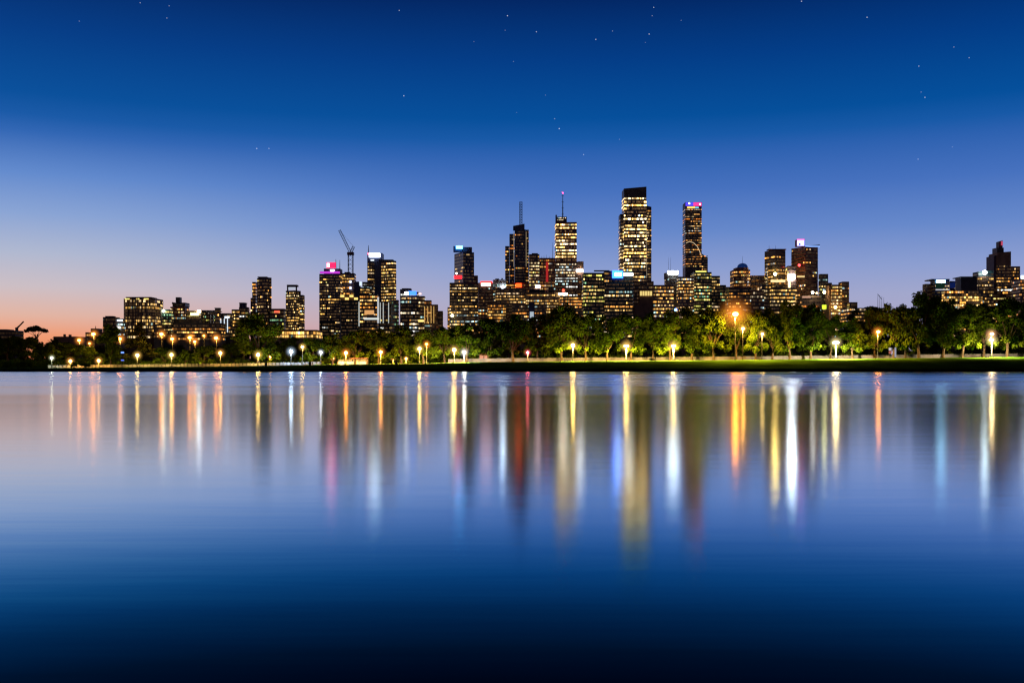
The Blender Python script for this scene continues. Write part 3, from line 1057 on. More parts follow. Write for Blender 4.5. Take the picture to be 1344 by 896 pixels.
    b.lamp(1082, 383.5, 2.0, (1, .82, .35), 35, -24)
    b.panel('green_sign', 1079, 1084.5, 400, 405.5, (.75, 1, .05), 1.3, -24)
    b = B('bright_floor_block', 'brown block with bright wide window bands at the right city end', 1450, 1100)
    b.block('wall', 1092.3, 1105.5, 373.5, 'brown', rw(5, 4, .85, 'cream', .95, run=.9), 0, 20)
    b.block('left_wing', 1088.2, 1092.1, 374, 'brown', None, 4, 18)
    b.block('right_tower', 1105.7, 1114.5, 369.5, 'brown', rw(6, 2.4, .12, 'warm', .6), -3, 18)
    b.lamp(1096.6, 403, 2.1, (1, .7, .2), 38, -10)
    b = B('small_end_block', 'small dark block at the right end of the main skyline', 1400, 1119)
    b.block('wall', 1114.8, 1125.5, 396.5, 'brown', rw(5, 3, .15, 'amber', .6))
    b = B('lit_low_block', 'long low block with a yellow lit floor at the skyline gap', 1100, 1138)
    b.block('wall', 1115, 1162, 404, 'dark', rw(5.5, 4, .85, 'warm', .9, skip=1.5, fill=.4))
    b.roof(1138, 1150, 402.6, 403.9, 4)
    b = B('grandstand_frame', 'dark steel frame of angled posts rising behind trees in the skyline gap', 900, 1155, 'steel frame')
    for k in range(4):
        b.mast(1152.2 + k * 2.6, 385.5 + k * 1.6, 410, .28, k * 2, 'post')
    mb = MB()
    D = b.D
    mb.tube([(X(1152, D), D, Z(386, D)), (X(1160.5, D), D + 6, Z(392, D))], [.25, .25], 5)
    mb.obj('top_beam', W['metal'], b.root, b.loc)
    # ---- low front blocks right
    b = B('dark_front_block', 'low dark block with scattered yellow lights below the blue dome', 1400, 968)
    b.block('wall', 957, 986, 377.5, 'dark', rw(5, 3.4, .4, 'warm', .7))
    b.block('right_wall', 986.2, 1003, 381, 'brown', rw(5.6, 3.6, .45, 'white', .8), -6)
    b = B('dark_front_block', 'low dark block with long cream window bands below the hexagonal tower', 1390, 1022)
    b.block('wall', 1000, 1012, 373.5, 'dark', rw(5.4, 4, .3, 'cream', .7), 6)
    b.block('right_wall', 1012.3, 1046, 377.5, 'dark', rw(5.6, 4, .62, 'cream', .85, run=.85))
    b = B('pink_lit_block', 'low pinkish block with two lamps below the screen-top tower', 1370, 1064)
    b.block('wall', 1050, 1078, 388, 'tan', rw(6, 3, .2, 'amber', .6))
    b.block('left_wall', 1046.2, 1049.8, 384, 'brown', rw(5, 2.5, .6, 'warm', .8), 4)
    b.lamp(1066.6, 384, 1.7, (1, .9, .75), 32, -5)
    b.lamp(1071.8, 384.5, 1.3, (1, .5, .2), 12, -5)
    b.panel('wall_glow', 1053, 1064, 388.6, 391, (1, .55, .38), .55, -1, frame=False)  # emissive panel: warm light put onto the wall front
    # ---- right hill group
    b = B('small_hill_block', 'small dark block at the left end of the right hill group', 1300, 1219)
    b.block('wall', 1214.8, 1227, 372.5, 'brown', rw(6, 3, .08, 'amber', .4))
    b = B('blue_light_block', 'flat-roofed block washed by a pale blue sign, on the right hill', 1290, 1236)
    b.block('wall', 1227.3, 1246, 367.5, 'navy', rw(5, 3, .3, 'green', .5))
    b.block('roof_slab', 1222.6, 1246.5, 366, 'navy', None, -2, 22, bot=367.5)
    b.panel('sign', 1229, 1240.5, 367.6, 371, (.35, .75, 1), 12, -3)
    b.panel('front_glow', 1228, 1240, 371.6, 378, (.04, .16, .10), .12, -.8, frame=False)  # emissive sheet puts a faint green wash of light on the front
    b.panel('white_rail', 1228, 1246, 379.5, 380.7, (.9, .9, .95), .7, -1.4, frame=False)
    b = B('low_blue_block', 'low dark navy block with blue corner light on the right hill', 1310, 1253)
    b.block('wall', 1246.8, 1261, 368.8, 'navy', rw(6, 3, .12, 'white', .5))
    b.lamp(1259.6, 370.2, 1.7, (.4, .55, 1), 12)
    b.panel('blue_wall_glow', 1247, 1258, 371, 378, (.02, .06, .45), .16, -.8, frame=False)  # self-glowing sheet stands in for blue light on this wall
    b = B('plain_hill_block', 'plain dark box block left of the white globe sign', 1280, 1272)
    b.block('wall', 1261.3, 1282.6, 364, 'dark', None)
    b.block('roof_slab', 1261, 1283, 362.8, 'teal', None, -1.5, 24, bot=364)
    b.block('base_wall', 1240, 1290, 381, 'tan', rw(4, 4.2, .8, 'warm', 1.1, skip=1.2, fill=.7), -20, 10)
    b = B('globe_sign_block', 'stepped block with a round white globe sign and cream windows', 1300, 1293)
    b.block('wall', 1283.2, 1304, 362.5, 'brown', rw(5, 3, .62, 'cream', .9))
    b.block('upper_wall', 1284, 1304, 356.5, 'teal', rw(4.5, 3, .4, 'white', .6), 4, 16, bot=362.4, top2=354.5)
    b.lamp(1292.4, 357.6, 2.8, (.88, 1, .96), 26, -2, 'globe_sign')
    b = B('hill_tower', 'stepped brown tower with pink-lit top fin at the far right', 1400, 1320, 'tower')
    b.block('wall', 1309.3, 1327, 331.5, 'brown', rw(4.6, 3, .42, 'warm', .9, skip=17), 0, 26, top2=330)
    b.block('left_slab', 1304.3, 1309, 335.5, 'purple', None, 4, 22)
    b.block('top_wall', 1308.6, 1317.5, 325, 'dark', None, 6, 14, bot=331.4)
    b.block('fin', 1311, 1316, 317, 'dark', None, 8, 8, bot=324.9, top2=315.5)
    b.panel('fin_light', 1313.8, 1316, 316.6, 322, (1, .12, .25), .5, 6.5, frame=False)
    b.block('right_wing', 1327.2, 1339, 349.5, 'brown', rw(4.8, 3, .28, 'warm', .8), 3, 24)
    b.block('base_wall', 1300, 1341, 378.5, 'brown', rw(4.4, 3.4, .8, 'warm', 1.0, skip=1.2), -14, 14)
    b = B('edge_sign_block', 'low block with a white sign cut off at the right edge', 1330, 1345)
    b.block('wall', 1339.3, 1368, 366, 'brown', rw(5, 3, .5, 'amber', .9))
    b.panel('sign', 1340, 1352, 361.5, 365.6, (.9, 1, 1), 4, -1)


city()


# ------------------------------------------------------------------ cranes
def crane(px, ytop_mast, ybase, jib, counter, D, label, w=4.0):
    loc = (X(px, D), D, tz(X(px, D), D))
    root = empty('tower_crane', loc, label, 'crane')
    x = X(px, D)

    def lat(p, q, wd, n, name, r):
        p, q = np.array(p, float), np.array(q, float)
        mb = MB()
        d = q - p
        d /= np.linalg.norm(d)
        u = np.cross(d, (0, 1, 0))
        u /= np.linalg.norm(u)
        v = np.cross(d, u)
        cs = [(u * a + v * c) * wd / 2 for a, c in ((-1, -1), (1, -1), (1, 1), (-1, 1))]
        for c in cs:
            mb.tube([p + c, q + c], [r, r], 4)
        for k in range(n):
            a, b = p + (q - p) * k / n, p + (q - p) * (k + 1) / n
            for i in range(4):
                mb.tube([a + cs[i], b + cs[(i + 1) % 4]], [r * .6] * 2, 4)
        return mb.obj(name, W['metal'], root, loc)
    zt = Z(ytop_mast, D)
    lat((x, D, loc[2]), (x, D, zt), w, 26, 'crane_mast', .4)
    lat((x, D, zt + 1), (X(jib[0], D), D, Z(jib[1], D)), w * .45, 14, 'jib', .24)
    lat((x, D, zt + 1), (X(counter[0], D), D, Z(counter[1], D)), w * .45, 4, 'counter_jib', .24)
    mb = MB()
    mb.box(x - w * .7, x + w * .7, D - w * .6, D + w * .6, zt - 2, zt + 2.2)
    mb.obj('cab', W['dark'], root, loc)
    mb = MB()
    mb.tube([(X(jib[0], D), D, Z(jib[1], D)), (X(counter[0], D), D, Z(counter[1], D))], [.12, .12], 4)
    mb.obj('stay_cable', W['metal'], root, loc)


crane(460.2, 333, 360, (445.5, 302), (464.2, 323.5), 1540, 'tall luffing tower crane standing beside the pink crown tower', 7)
crane(22, 432.5, 440, (31, 421.8), (20, 431), 1000, 'small distant crane with a tilted jib at the far left', 1.6)


# ------------------------------------------------------------------ trees
def leaf_cloud(cent, rad, n, size, seed, flat=.8):
    g = np.random.default_rng(seed)
    cent, rad = np.array(cent), np.array(rad)
    wts = rad ** 2
    idx = g.choice(len(cent), n, p=wts / wts.sum())
    d = g.normal(size=(n, 3))
    d /= np.linalg.norm(d, axis=1)[:, None]
    r = rad[idx] * (g.random(n) ** .45) * g.uniform(.75, 1.12, n)
    p = cent[idx] + d * r[:, None] * np.array((1, 1, flat))
    a = g.normal(size=(n, 3))
    a /= np.linalg.norm(a, axis=1)[:, None]
    b = np.cross(a, d + g.normal(size=(n, 3)) * .6)
    b /= np.linalg.norm(b, axis=1)[:, None] + 1e-9
    s = size * g.uniform(.55, 1.25, n)[:, None]
    a, b = a * s, b * s * .65
    v = np.stack([p - a, p - b * .9 + a * .1, p + a, p + b * .9 + a * .1], 1).reshape(-1, 3)
    tone = np.repeat(np.clip(g.random(len(cent))[idx] * .35 + g.random(n) * .3, 0, 1), 4)
    return v, tone


def leaf_mesh(name, v, tone, mat):
    n = len(v) // 4
    me = bpy.data.meshes.new(name)
    me.vertices.add(len(v))
    me.vertices.foreach_set('co', v.astype(np.float32).ravel())
    me.loops.add(n * 4)
    me.loops.foreach_set('vertex_index', np.arange(n * 4, dtype=np.int32))
    me.polygons.add(n)
    me.polygons.foreach_set('loop_start', np.arange(0, n * 4, 4, dtype=np.int32))
    me.update()
    at = me.attributes.new('tone', 'FLOAT', 'POINT')
    at.data.foreach_set('value', tone.astype(np.float32))
    me.materials.append(mat)
    return me


def tree_meshes(kind, seed):
    """unit tree 18 m tall: returns (trunk mesh, crown mesh, crown half width)"""
    g = random.Random(seed)
    H = 18.0
    mb = MB()
    cent, rad = [], []
    if kind == 'broad':
        hw = 6.4
        th = g.uniform(3.0, 4.2)
        lean = g.uniform(-.5, .5)
        mb.tube([(0, 0, -.6), (lean * .2, 0, 1), (lean * .6, .1, th * .7), (lean, .1, th)], [.62, .42, .36, .32], 8)
        fork = (lean, .1, th)
        for k in range(7):
            a = k * 2 * math.pi / 7 + g.uniform(-.3, .3)
            rr, zz = g.uniform(2.6, 4.6), g.uniform(7.5, 13)
            end = (rr * math.cos(a), rr * math.sin(a), zz)
            mid = (lean + rr * .45 * math.cos(a + .2), rr * .45 * math.sin(a + .2), th + (zz - th) * .5)
            mb.tube([fork, mid, end], [.24, .16, .06], 6)
        n = g.randint(20, 26)
        for k in range(n):
            a = g.uniform(0, 2 * math.pi)
            t = g.random() ** .8
            zz = 4.6 + t * 10.6
            env = math.sin(math.pi * min(max((zz - 2.6) / 15.2, 0), 1)) ** .7
            rr = env * 4.7 * math.sqrt(g.uniform(.15, 1))
            cent.append((rr * math.cos(a), rr * math.sin(a), zz))
            rad.append(g.uniform(1.25, 2.5))
        for k in range(8):                               # low drooping sprays
            a = g.uniform(0, 2 * math.pi)
            cent.append((g.uniform(3, 5.6) * math.cos(a), g.uniform(3, 5.6) * math.sin(a), g.uniform(3.0, 5.2)))
            rad.append(g.uniform(.8, 1.5))
        v, t = leaf_cloud(cent, rad, 7600, .42, seed)
        mat = LEAF
    elif kind == 'cone':
        hw = 5.2
        mb.tube([(0, 0, -.6), (0, 0, 3), (0, 0, 10), (0, 0, 17)], [.55, .42, .25, .06], 8)
        for k in range(34):
            t = g.random()
            zz = 2.4 + t * 14.6
            a = g.uniform(0, 2 * math.pi)
            rr = (1 - t) ** .75 * 4.4 * math.sqrt(g.uniform(.3, 1))
            cent.append((rr * math.cos(a), rr * math.sin(a), zz))
            rad.append(.7 + 1.3 * (1 - t))
        for k in range(10):
            a = k * 2.4
            zz = 3 + k
            mb.tube([(0, 0, zz), (3.2 * (1 - k / 12) * math.cos(a), 3.2 * (1 - k / 12) * math.sin(a), zz + .6)], [.14, .04], 5)
        v, t = leaf_cloud(cent, rad, 4800, .4, seed, .6)
        mat = LEAFD
    else:                                                # umbrella pine
        hw = 6.5
        mb.tube([(0, 0, -.6), (.3, 0, 5), (.1, 0, 10), (.4, 0, 13.2)], [.45, .34, .28, .2], 8)
        for k in range(8):
            a = k * .8 + .2
            rr = g.uniform(2.8, 5)
            mb.tube([(.2, 0, 10.5 + .2 * k), (rr * .5 * math.cos(a), rr * .5 * math.sin(a), 13), (rr * math.cos(a), rr * math.sin(a), 14.4)], [.16, .11, .05], 5)
        for k in range(20):
            a = g.uniform(0, 2 * math.pi)
            rr = 5.0 * math.sqrt(g.random())
            cent.append((rr * math.cos(a), rr * math.sin(a), 16.2 - .055 * rr * rr + g.uniform(-.5, .4)))
            rad.append(g.uniform(.9, 1.7))
        v, t = leaf_cloud(cent, rad, 4200, .36, seed, .55)
        mat = LEAFD
    trunk = mb.obj('trunk', BARK)
    tm = trunk.data
    bpy.data.objects.remove(trunk)
    return tm, leaf_mesh('crown', v, t, mat), hw


PROTO = {('broad', k): tree_meshes('broad', 40 + k) for k in range(6)}
PROTO[('cone', 0)] = tree_meshes('cone', 81)
PROTO[('pine', 0)] = tree_meshes('pine', 91)
TGROUP = 'trees along the lakeside park'

# px, top y, half width px, distance, (kind, variant), name, label
TREES = [
    (-14, 441, 20, 400, 'broad', 0, 'dark leafy tree cut off by the left edge'),
    (10, 440, 21, 430, 'broad', 1, 'dark leafy tree below the small distant crane'),
    (33, 439, 19, 400, 'broad', 2, 'dark leafy tree in front of the umbrella pine'),
    (48, 427, 14, 520, 'pine', 0, 'flat-topped umbrella pine silhouetted against the orange sunset'),
    (62, 447, 17, 390, 'broad', 3, 'green-lit tree just right of the umbrella pine'),
    (86, 448, 17, 420, 'broad', 4, 'dark tree below the house with two chimneys'),
    (111, 451, 15, 390, 'broad', 5, 'small dark tree below the leftmost orange road lamps'),
    (146, 424, 17, 350, 'broad', 0, 'tall olive tree in front of the short block with white right wall'),
    (183, 424, 24, 390, 'cone', 0, 'big dark conical tree in front of the curved apartment block'),
    (215, 453, 15, 330, 'broad', 2, 'small green tree below the glass corner block'),
    (243, 456, 13, 330, 'broad', 3, 'small dark round tree left of its round twin below the tan block'),
    (266, 453, 16, 330, 'broad', 4, 'dark round tree below the chimney tower, larger of the round pair'),
    (301, 447, 15, 360, 'broad', 5, 'small amber-lit tree left of the biggest spreading dark tree'),
    (338, 409, 33, 345, 'broad', 0, 'biggest spreading dark tree below the slim plum tower'),
    (379, 441, 16, 380, 'broad', 1, 'small tree beside the cold white lamp below the yellow hall'),
    (410, 440, 16, 350, 'broad', 2, 'small dark tree left of the pink crown tower base'),
    (437, 434, 18, 340, 'broad', 3, 'dark tree directly below the pink crown tower'),
    (466, 432, 19, 345, 'broad', 4, 'dark tree below the teal block, over the lit kiosk'),
    (497, 427, 19, 340, 'broad', 5, 'dark tree below the tower with white rooftop sign'),
    (527, 425, 20, 350, 'broad', 0, 'dark tree below the round-topped block with blue sign'),
    (556, 431, 18, 335, 'broad', 1, 'green-tinged tree below the brown stepped block'),
    (584, 424, 18, 350, 'broad', 2, 'dark tree at the gap right of the brown stepped block'),
    (612, 419, 20, 335, 'broad', 3, 'dark tree below the navy tower with cyan sign'),
    (641, 415, 20, 350, 'broad', 4, 'dark tree below the red and white sign block'),
    (673, 408, 25, 322, 'broad', 5, 'near tree with bare forked trunk below the lattice mast skyscraper'),
    (705, 411, 20, 350, 'broad', 0, 'dark tree below the red-shaft block'),
    (737, 396, 24, 335, 'broad', 1, 'tall dark tree below the skyscraper with red-tipped mast'),
    (769, 405, 20, 330, 'broad', 2, 'tree below the left half of the green glass block'),
    (797, 408, 20, 322, 'broad', 3, 'yellow-lit tree below the right half of the green glass block'),
    (828, 410, 22, 332, 'broad', 4, 'tree behind the yellow lamp below the tallest skyscraper'),
    (857, 405, 20, 345, 'broad', 5, 'dark tree below the block with lit colonnade'),
    (880, 404, 20, 325, 'broad', 0, 'golden-lit tree below the long white roof sign'),
    (908, 400, 22, 335, 'broad', 1, 'tree with pale trunk below the crown light skyscraper'),
    (937, 397, 22, 330, 'broad', 2, 'dark tree below the terraced glass block'),
    (966, 397, 22, 345, 'broad', 3, 'orange-tinged tree behind the tall orange floodlight mast'),
    (992, 404, 18, 321, 'broad', 4, 'leaning tree right of the tall orange floodlight mast'),
    (1014, 399, 20, 330, 'broad', 5, 'tree below the dark tower with yellow floodlight'),
    (1037, 392, 23, 325, 'broad', 0, 'large dark tree below the biggest white floodlight'),
    (1064, 396, 20, 335, 'broad', 1, 'dark tree below the pinkish low block'),
    (1090, 408, 18, 345, 'broad', 2, 'tree behind the mushroom-head lamp on the lawn'),
    (1119, 412, 20, 330, 'broad', 3, 'green-lit low tree right of the mushroom-head lamp'),
    (1148, 399, 18, 345, 'broad', 4, 'tree behind the orange lamp below the steel frame'),
    (1173, 393, 20, 335, 'broad', 5, 'dark tree above the red and white info board'),
    (1188, 397, 17, 348, 'broad', 2, 'dark tree in the gap left of the tallest right-bank tree'),
    (1206, 380, 27, 325, 'broad', 0, 'tallest tree of the right bank, left of the hill blocks'),
    (1238, 386, 22, 318, 'broad', 1, 'tree with pale lit trunk below the pale blue sign'),
    (1263, 392, 22, 325, 'broad', 2, 'dark tree below the low navy block with blue corner light'),
    (1291, 391, 22, 340, 'broad', 3, 'yellow-green lit tree behind the lamp below the globe sign'),
    (1322, 389, 25, 322, 'broad', 4, 'broad dark tree below the far right stepped tower'),
    (1352, 384, 24, 326, 'broad', 5, 'leafy tree cut off by the right edge'),
]
for i, (px, top, hwp, D, kind, var, label) in enumerate(TREES):
    tm, cm, hw = PROTO[(kind, var)]
    if D <= 352:
        D = 318 + (D - 318) * .3
    x = X(px, D)
    g = tz(x, D)
    h = Z(top, D) - g
    name = {'broad': 'park_tree', 'cone': 'cypress_tree', 'pine': 'umbrella_pine'}[kind]
    root = empty(name, (x, D, g), label, 'tree', TGROUP)
    sx = hwp * D / F / hw * 1.12
    for nm, me in (('trunk', tm), ('crown', cm)):
        o = bpy.data.objects.new(nm, me)
        COL.objects.link(o)
        o.parent = root
    root.scale = (sx, sx, h / 17.2)
    root.rotation_euler = (0, 0, random.uniform(0, 6.28))


def wood(name, label, spans, size, seed, mat):
    """a far belt of foliage that reads as one mass"""
    g = np.random.default_rng(seed)
    vs, ts = [], []
    for px0, px1, top0, top1, D in spans:
        n = max(3, int((px1 - px0) * D / F / 4.0))
        cent, rad = [], []
        for k in range(n):
            t = (k + g.random()) / n
            px = px0 + (px1 - px0) * t
            dd = D + g.uniform(-14, 14)
            zt = Z(top0 + (top1 - top0) * t, dd) - g.uniform(0, 4)
            zg = tz(X(px, dd), dd)
            nq = max(3, int((zt - zg) / 2.6))
            for q in range(nq):
                r = g.uniform(1.8, 3.4)
                z = zg + 1 + (zt - r * .8 - zg - 1) * (q / (nq - 1))
                cent.append((X(px, dd) + g.uniform(-2, 2), dd + g.uniform(-2, 2), z))
                rad.append(r)
        v, t = leaf_cloud(cent, rad, len(cent) * 190, size, int(g.integers(1e6)))
        vs.append(v)
        ts.append(t)
    me = leaf_mesh(name, np.concatenate(vs), np.concatenate(ts), mat)
    o = bpy.data.objects.new(name, me)
    COL.objects.link(o)
    tag(o, label, None, None, 'stuff')


wood('distant_woods', 'dark mass of trees receding behind the lakeside rows',
     [(-120, 75, 438, 441, 500), (60, 140, 447, 451, 520), (140, 320, 452, 448, 520), (320, 480, 446, 440, 520), (470, 720, 434, 422, 470), (700, 960, 420, 414, 430),
      (940, 1160, 414, 418, 430), (1120, 1300, 402, 394, 425), (1280, 1480, 408, 402, 430), (1080, 1220, 430, 424, 370)], .62, 5, LEAFD)
wood('undergrowth', 'low dark shrubs under the lakeside trees',
     [(-60, 420, 474, 472, 352), (420, 760, 468, 463, 360), (760, 1430, 461, 455, 360)], .45, 6, LEAF)


# ------------------------------------------------------------------ shrubs near the left bank
def shrub(px, base, top, hwp, D, label, seed):
    x = X(px, D)
    g = tz(x, D)
    h = max(Z(top, D) - g, .8)
    w = hwp * D / F
    rn = random.Random(seed)
    root = empty('shrub', (x, D, g), label, 'shrub', 'shrubs on the left bank')
    cent, rad = [], []
    for k in range(9):
        cent.append((rn.uniform(-w, w) * .7, rn.uniform(-w, w) * .5, rn.uniform(.25, .8) * h))
        rad.append(h * rn.uniform(.18, .32))
    v, t = leaf_cloud(cent, rad, 700, .22, seed)
    o = bpy.data.objects.new('foliage', leaf_mesh('foliage', v, t + .3, LEAF))
    COL.objects.link(o)
    o.parent = root
    mb = MB()
    for k in range(5):
        mb.tube([(0, 0, -.2), (rn.uniform(-w, w) * .5, 0, h * .4)], [.09, .03], 5)
    mb.obj('stems', BARK, root)


for k, (px, top, hw, lab) in enumerate([
        (9, 473, 5, 'green lit shrub nearest the left edge of the bank'),
        (15, 471, 4, 'tall green lit shrub second from the left edge'),
        (24, 472, 4, 'narrow dark shrub between the brightly lit green ones'),
        (31, 471, 6, 'widest bright green shrub on the left bank'),
        (40, 473, 4, 'low green shrub at the right end of the left clump'),
        (97, 475, 6, 'yellow-green shrub beside the first low orange park lamp'),
        (112, 475, 7, 'long yellow-green shrub between the two low orange park lamps')]):
    shrub(px, 483, top, hw, 300 + (k % 3) * 3, lab, 200 + k)


# ------------------------------------------------------------------ street lamps
def street_lamp(px, py, D, col, L, r, label, style='globe', group='street lamps along the lake', reach=0):
    x = X(px, D)
    g = tz(x, D)
    z = Z(py, D)
    h = z - g
    name = {'globe': 'park_lamp', 'road': 'road_lamp', 'mush': 'mushroom_lamp', 'mast': 'floodlight_mast'}[style]
    root = empty(name, (x, D, g), label, 'street lamp', group)
    mb = MB()
    mb.lathe([(.22, -.3), (.22, .5), (.13, .7)], n=8)
    mb.obj('base', W['pole'], root)
    mb = MB()
    pr = .17 if style == 'mush' else .09 + h * .004
    mb.tube([(0, 0, .5), (0, 0, h * .6), (0, 0, h - r * .5)], [pr, pr * .8, pr * .65], 8)
    mb.obj('pole', W['grey'] if style == 'mush' else W['pole'], root)
    mb = MB()
    if style == 'mush':
        mb.lathe([(.1, -.35 * r), (r, -.15 * r), (r * 1.05, .15 * r), (r * .6, .35 * r), (.05, .42 * r)], (0, 0, h), 14)
    elif style == 'road' or style == 'mast':
        mb.lathe([(.05, -r * .8), (r * .75, -r * .5), (r, 0), (r * .75, r * .5), (.05, r * .7)], (0, -.5, h), 12)
    else:
        mb.lathe([(.05, -r), (r * .8, -r * .6), (r, 0), (r * .8, r * .6), (.05, r)], (0, 0, h), 12)
    mb.obj('lamp_head', mat_emit(col, L), root, smooth=True)
    mb = MB()
    if style in ('road', 'mast'):
        mb.tube([(0, 0, h - r), (0, -.1, h + r * .9), (0, -.6, h + r * .9)], [.07, .07, .06], 6)
        mb.obj('arm', W['pole'], root)
    else:
        mb.lathe([(r * .55, 0), (r * .3, r * .25), (.04, r * .35)], (0, 0, h + r * (1.0 if style == 'globe' else .42)), 10)
        mb.obj('lamp_cap', W['pole'], root)
    # spots added at each lamp brighten the trees behind and the lawn below
    for nm, k, y, z, tilt, wide in (('tree_fill_light', 165 * (.45 if px < 430 else 1), .55, h - .2, 72, 180), ('lawn_fill_light', 1350 * (.3 if px < 430 else 1), -.5, h - r - .3, 18, 174)):
        ld = bpy.data.lights.new(nm, 'SPOT')
        ld.energy = k * L * r * r * (.7 if style == 'mast' else 1)
        ld.color = (col[0], max(col[1], .5), max(col[2], .08)) if nm == 'lawn_fill_light' else col
        ld.spot_size = R(wide)
        ld.spot_blend = .3
        ld.shadow_soft_size = .25
        lo = bpy.data.objects.new(nm, ld)
        lo.location = (0, y, z)
        lo.rotation_euler = (R(tilt), 0, 0)
        lo.parent = root
        COL.objects.link(lo)
    # added emissive sphere imitating the lens halo around the lamp
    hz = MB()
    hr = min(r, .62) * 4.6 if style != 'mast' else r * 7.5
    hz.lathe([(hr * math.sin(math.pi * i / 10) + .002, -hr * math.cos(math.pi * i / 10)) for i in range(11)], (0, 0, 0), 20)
    ho = hz.obj('lamp_halo', mat_halo(col, 3.0 / hr, hr), root, smooth=True)
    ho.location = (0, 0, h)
    return root


OR_, OY, YL, YW, WB = (1, .30, .035), (1, .42, .08), (1, .60, .13), (1, .74, .34), (.62, .8, 1)
LG = 'street lamps along the lake'
LAMPS = [
    # tall sodium road lamps on the left
    (104.5, 446.5, 392, OR_, 76, .62, 'tall orange road lamp, leftmost of the high row', 'road'),
    (123.3, 438.3, 396, OR_, 85, .72, 'tall orange road lamp highest of the row, beside the spire house', 'road'),
    (157.7, 444.5, 372, OR_, 85, .68, 'tall orange road lamp left of the conical tree', 'road'),
    (212.4, 438.4, 380, OR_, 85, .72, 'tall orange road lamp right of the conical tree', 'road'),
    (226.5, 444.7, 376, OR_, 76, .62, 'tall orange road lamp below the stepped tower with tank', 'road'),
    (249.5, 443.0, 380, OR_, 81, .68, 'tall orange road lamp below the yellow strip of the tan block', 'road'),
    (118.0, 450.5, 400, OR_, 60, .42, 'dim orange road lamp low between the two leftmost high orange ones', 'road'),
    (148.5, 452.0, 388, OR_, 80, .45, 'small orange road lamp just left of the blue lit post', 'road'),
    (268.0, 440.5, 396, OR_, 60, .4, 'small orange road lamp high beside the corner chimney tower', 'road'),
    (320.5, 460.0, 372, OY, 60, .36, 'small amber lamp showing through the left of the biggest tree', 'road'),
    (355.0, 468.0, 360, OY, 80, .36, 'small amber lamp low right of the biggest tree trunk', 'globe'),
    (437.0, 470.0, 345, OY, 70, .34, 'small amber lamp just left of the lit kiosk roof', 'globe'),
    (516.0, 469.5, 345, OY, 90, .36, 'small amber lamp low behind the tree right of the kiosk', 'globe'),
    (533.0, 470.5, 345, OY, 90, .34, 'small amber lamp low below the round-topped block', 'globe'),
    (256.0, 448.3, 384, OR_, 110, .5, 'small dim orange road lamp beneath the tan block', 'road'),
    (284.0, 443.5, 380, OR_, 81, .68, 'tall orange road lamp below the corner chimney tower', 'road'),
    # low lamps, left
    (92.3, 473.9, 318, OY, 150, .42, 'low orange park lamp, first from the left', 'globe'),
    (129.5, 473.2, 318, OY, 130, .4, 'low orange park lamp left of the blue lit post', 'globe'),
    (68.0, 469.5, 330, (.9, .95, .6), 110, .3, 'small pale green lamp below the umbrella pine', 'globe'),
    (180.3, 466.1, 320, YL, 170, .45, 'yellow park lamp under the conical tree', 'globe'),
    (225.0, 465.6, 320, YL, 170, .45, 'yellow park lamp between two small round trees', 'globe'),
    (289.2, 463.2, 318, OY, 190, .46, 'amber park lamp left of the biggest spreading tree', 'globe'),
    (338.7, 465.5, 316, YL, 200, .48, 'yellow park lamp under the biggest spreading tree', 'globe'),
    (382.0, 461.2, 320, WB, 170, .48, 'cold blue-white lamp below the yellow hall', 'globe'),
    (397.2, 455.2, 336, YL, 130, .4, 'small yellow lamp high between two small trees', 'road'),
    (421.0, 462.3, 330, (.9, .95, 1), 130, .34, 'small white lamp left of the lit kiosk', 'globe'),
    (454.0, 463.0, 322, OR_, 200, .5, 'orange park lamp above the lit kiosk', 'globe'),
    (499.7, 462.0, 320, OR_, 210, .5, 'orange park lamp right of the lit kiosk', 'globe'),
    (550.6, 457.6, 322, YL, 190, .48, 'yellow park lamp below the brown stepped block', 'globe'),
    (560.0, 451.5, 340, OR_, 70, .42, 'small orange lamp high in the green-tinged tree', 'road'),
    (596.2, 459.2, 318, YL, 210, .52, 'yellow park lamp left of the white lamp below the cyan sign', 'globe'),
    (609.2, 462.2, 320, (1, .93, .8), 190, .46, 'white park lamp right of a yellow lamp below the cyan sign', 'globe'),
    (692.6, 462.5, 322, (1, .10, .14), 120, .36, 'small red-orange lamp right of the forked trunk', 'globe'),
    (752.0, 453.2, 318, YL, 230, .54, 'yellow lamp under the tall dark tree', 'globe'),
    (822.0, 454.0, 316, YL, 260, .72, 'wide yellow mushroom lamp below the tallest skyscraper', 'mush'),
    (884.0, 454.0, 316, YL, 260, .66, 'yellow mushroom lamp below the long white roof sign', 'mush'),
    (964.8, 412.3, 317, OR_, 130, .95, 'tall mast with one glaring orange floodlight', 'mast'),
    (974.8, 431.2, 320, OY, 170, .5, 'smaller orange lamp just below the tall orange floodlight', 'road'),
    (1000.2, 438.2, 326, YL, 110, .42, 'small yellow lamp among leaves right of the orange floodlight', 'road'),
    (1097.0, 449.6, 309, YW, 210, .95, 'pale mushroom-head lamp standing alone on the lawn', 'mush'),
    (1152.0, 435.4, 330, OR_, 150, .55, 'orange lamp among the trees below the steel frame', 'road'),
    (1301.5, 446.0, 310, YW, 230, .6, 'white park lamp on a pale pole at the right bank', 'mush'),
    (1301.0, 438.2, 318, (1, .5, .22), 70, .55, 'dim pinkish lamp just above the pale pole lamp', 'road'),
]
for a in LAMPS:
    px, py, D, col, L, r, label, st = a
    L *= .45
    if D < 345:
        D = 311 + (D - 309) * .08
    street_lamp(px, py, D, col, L, r, label, st)


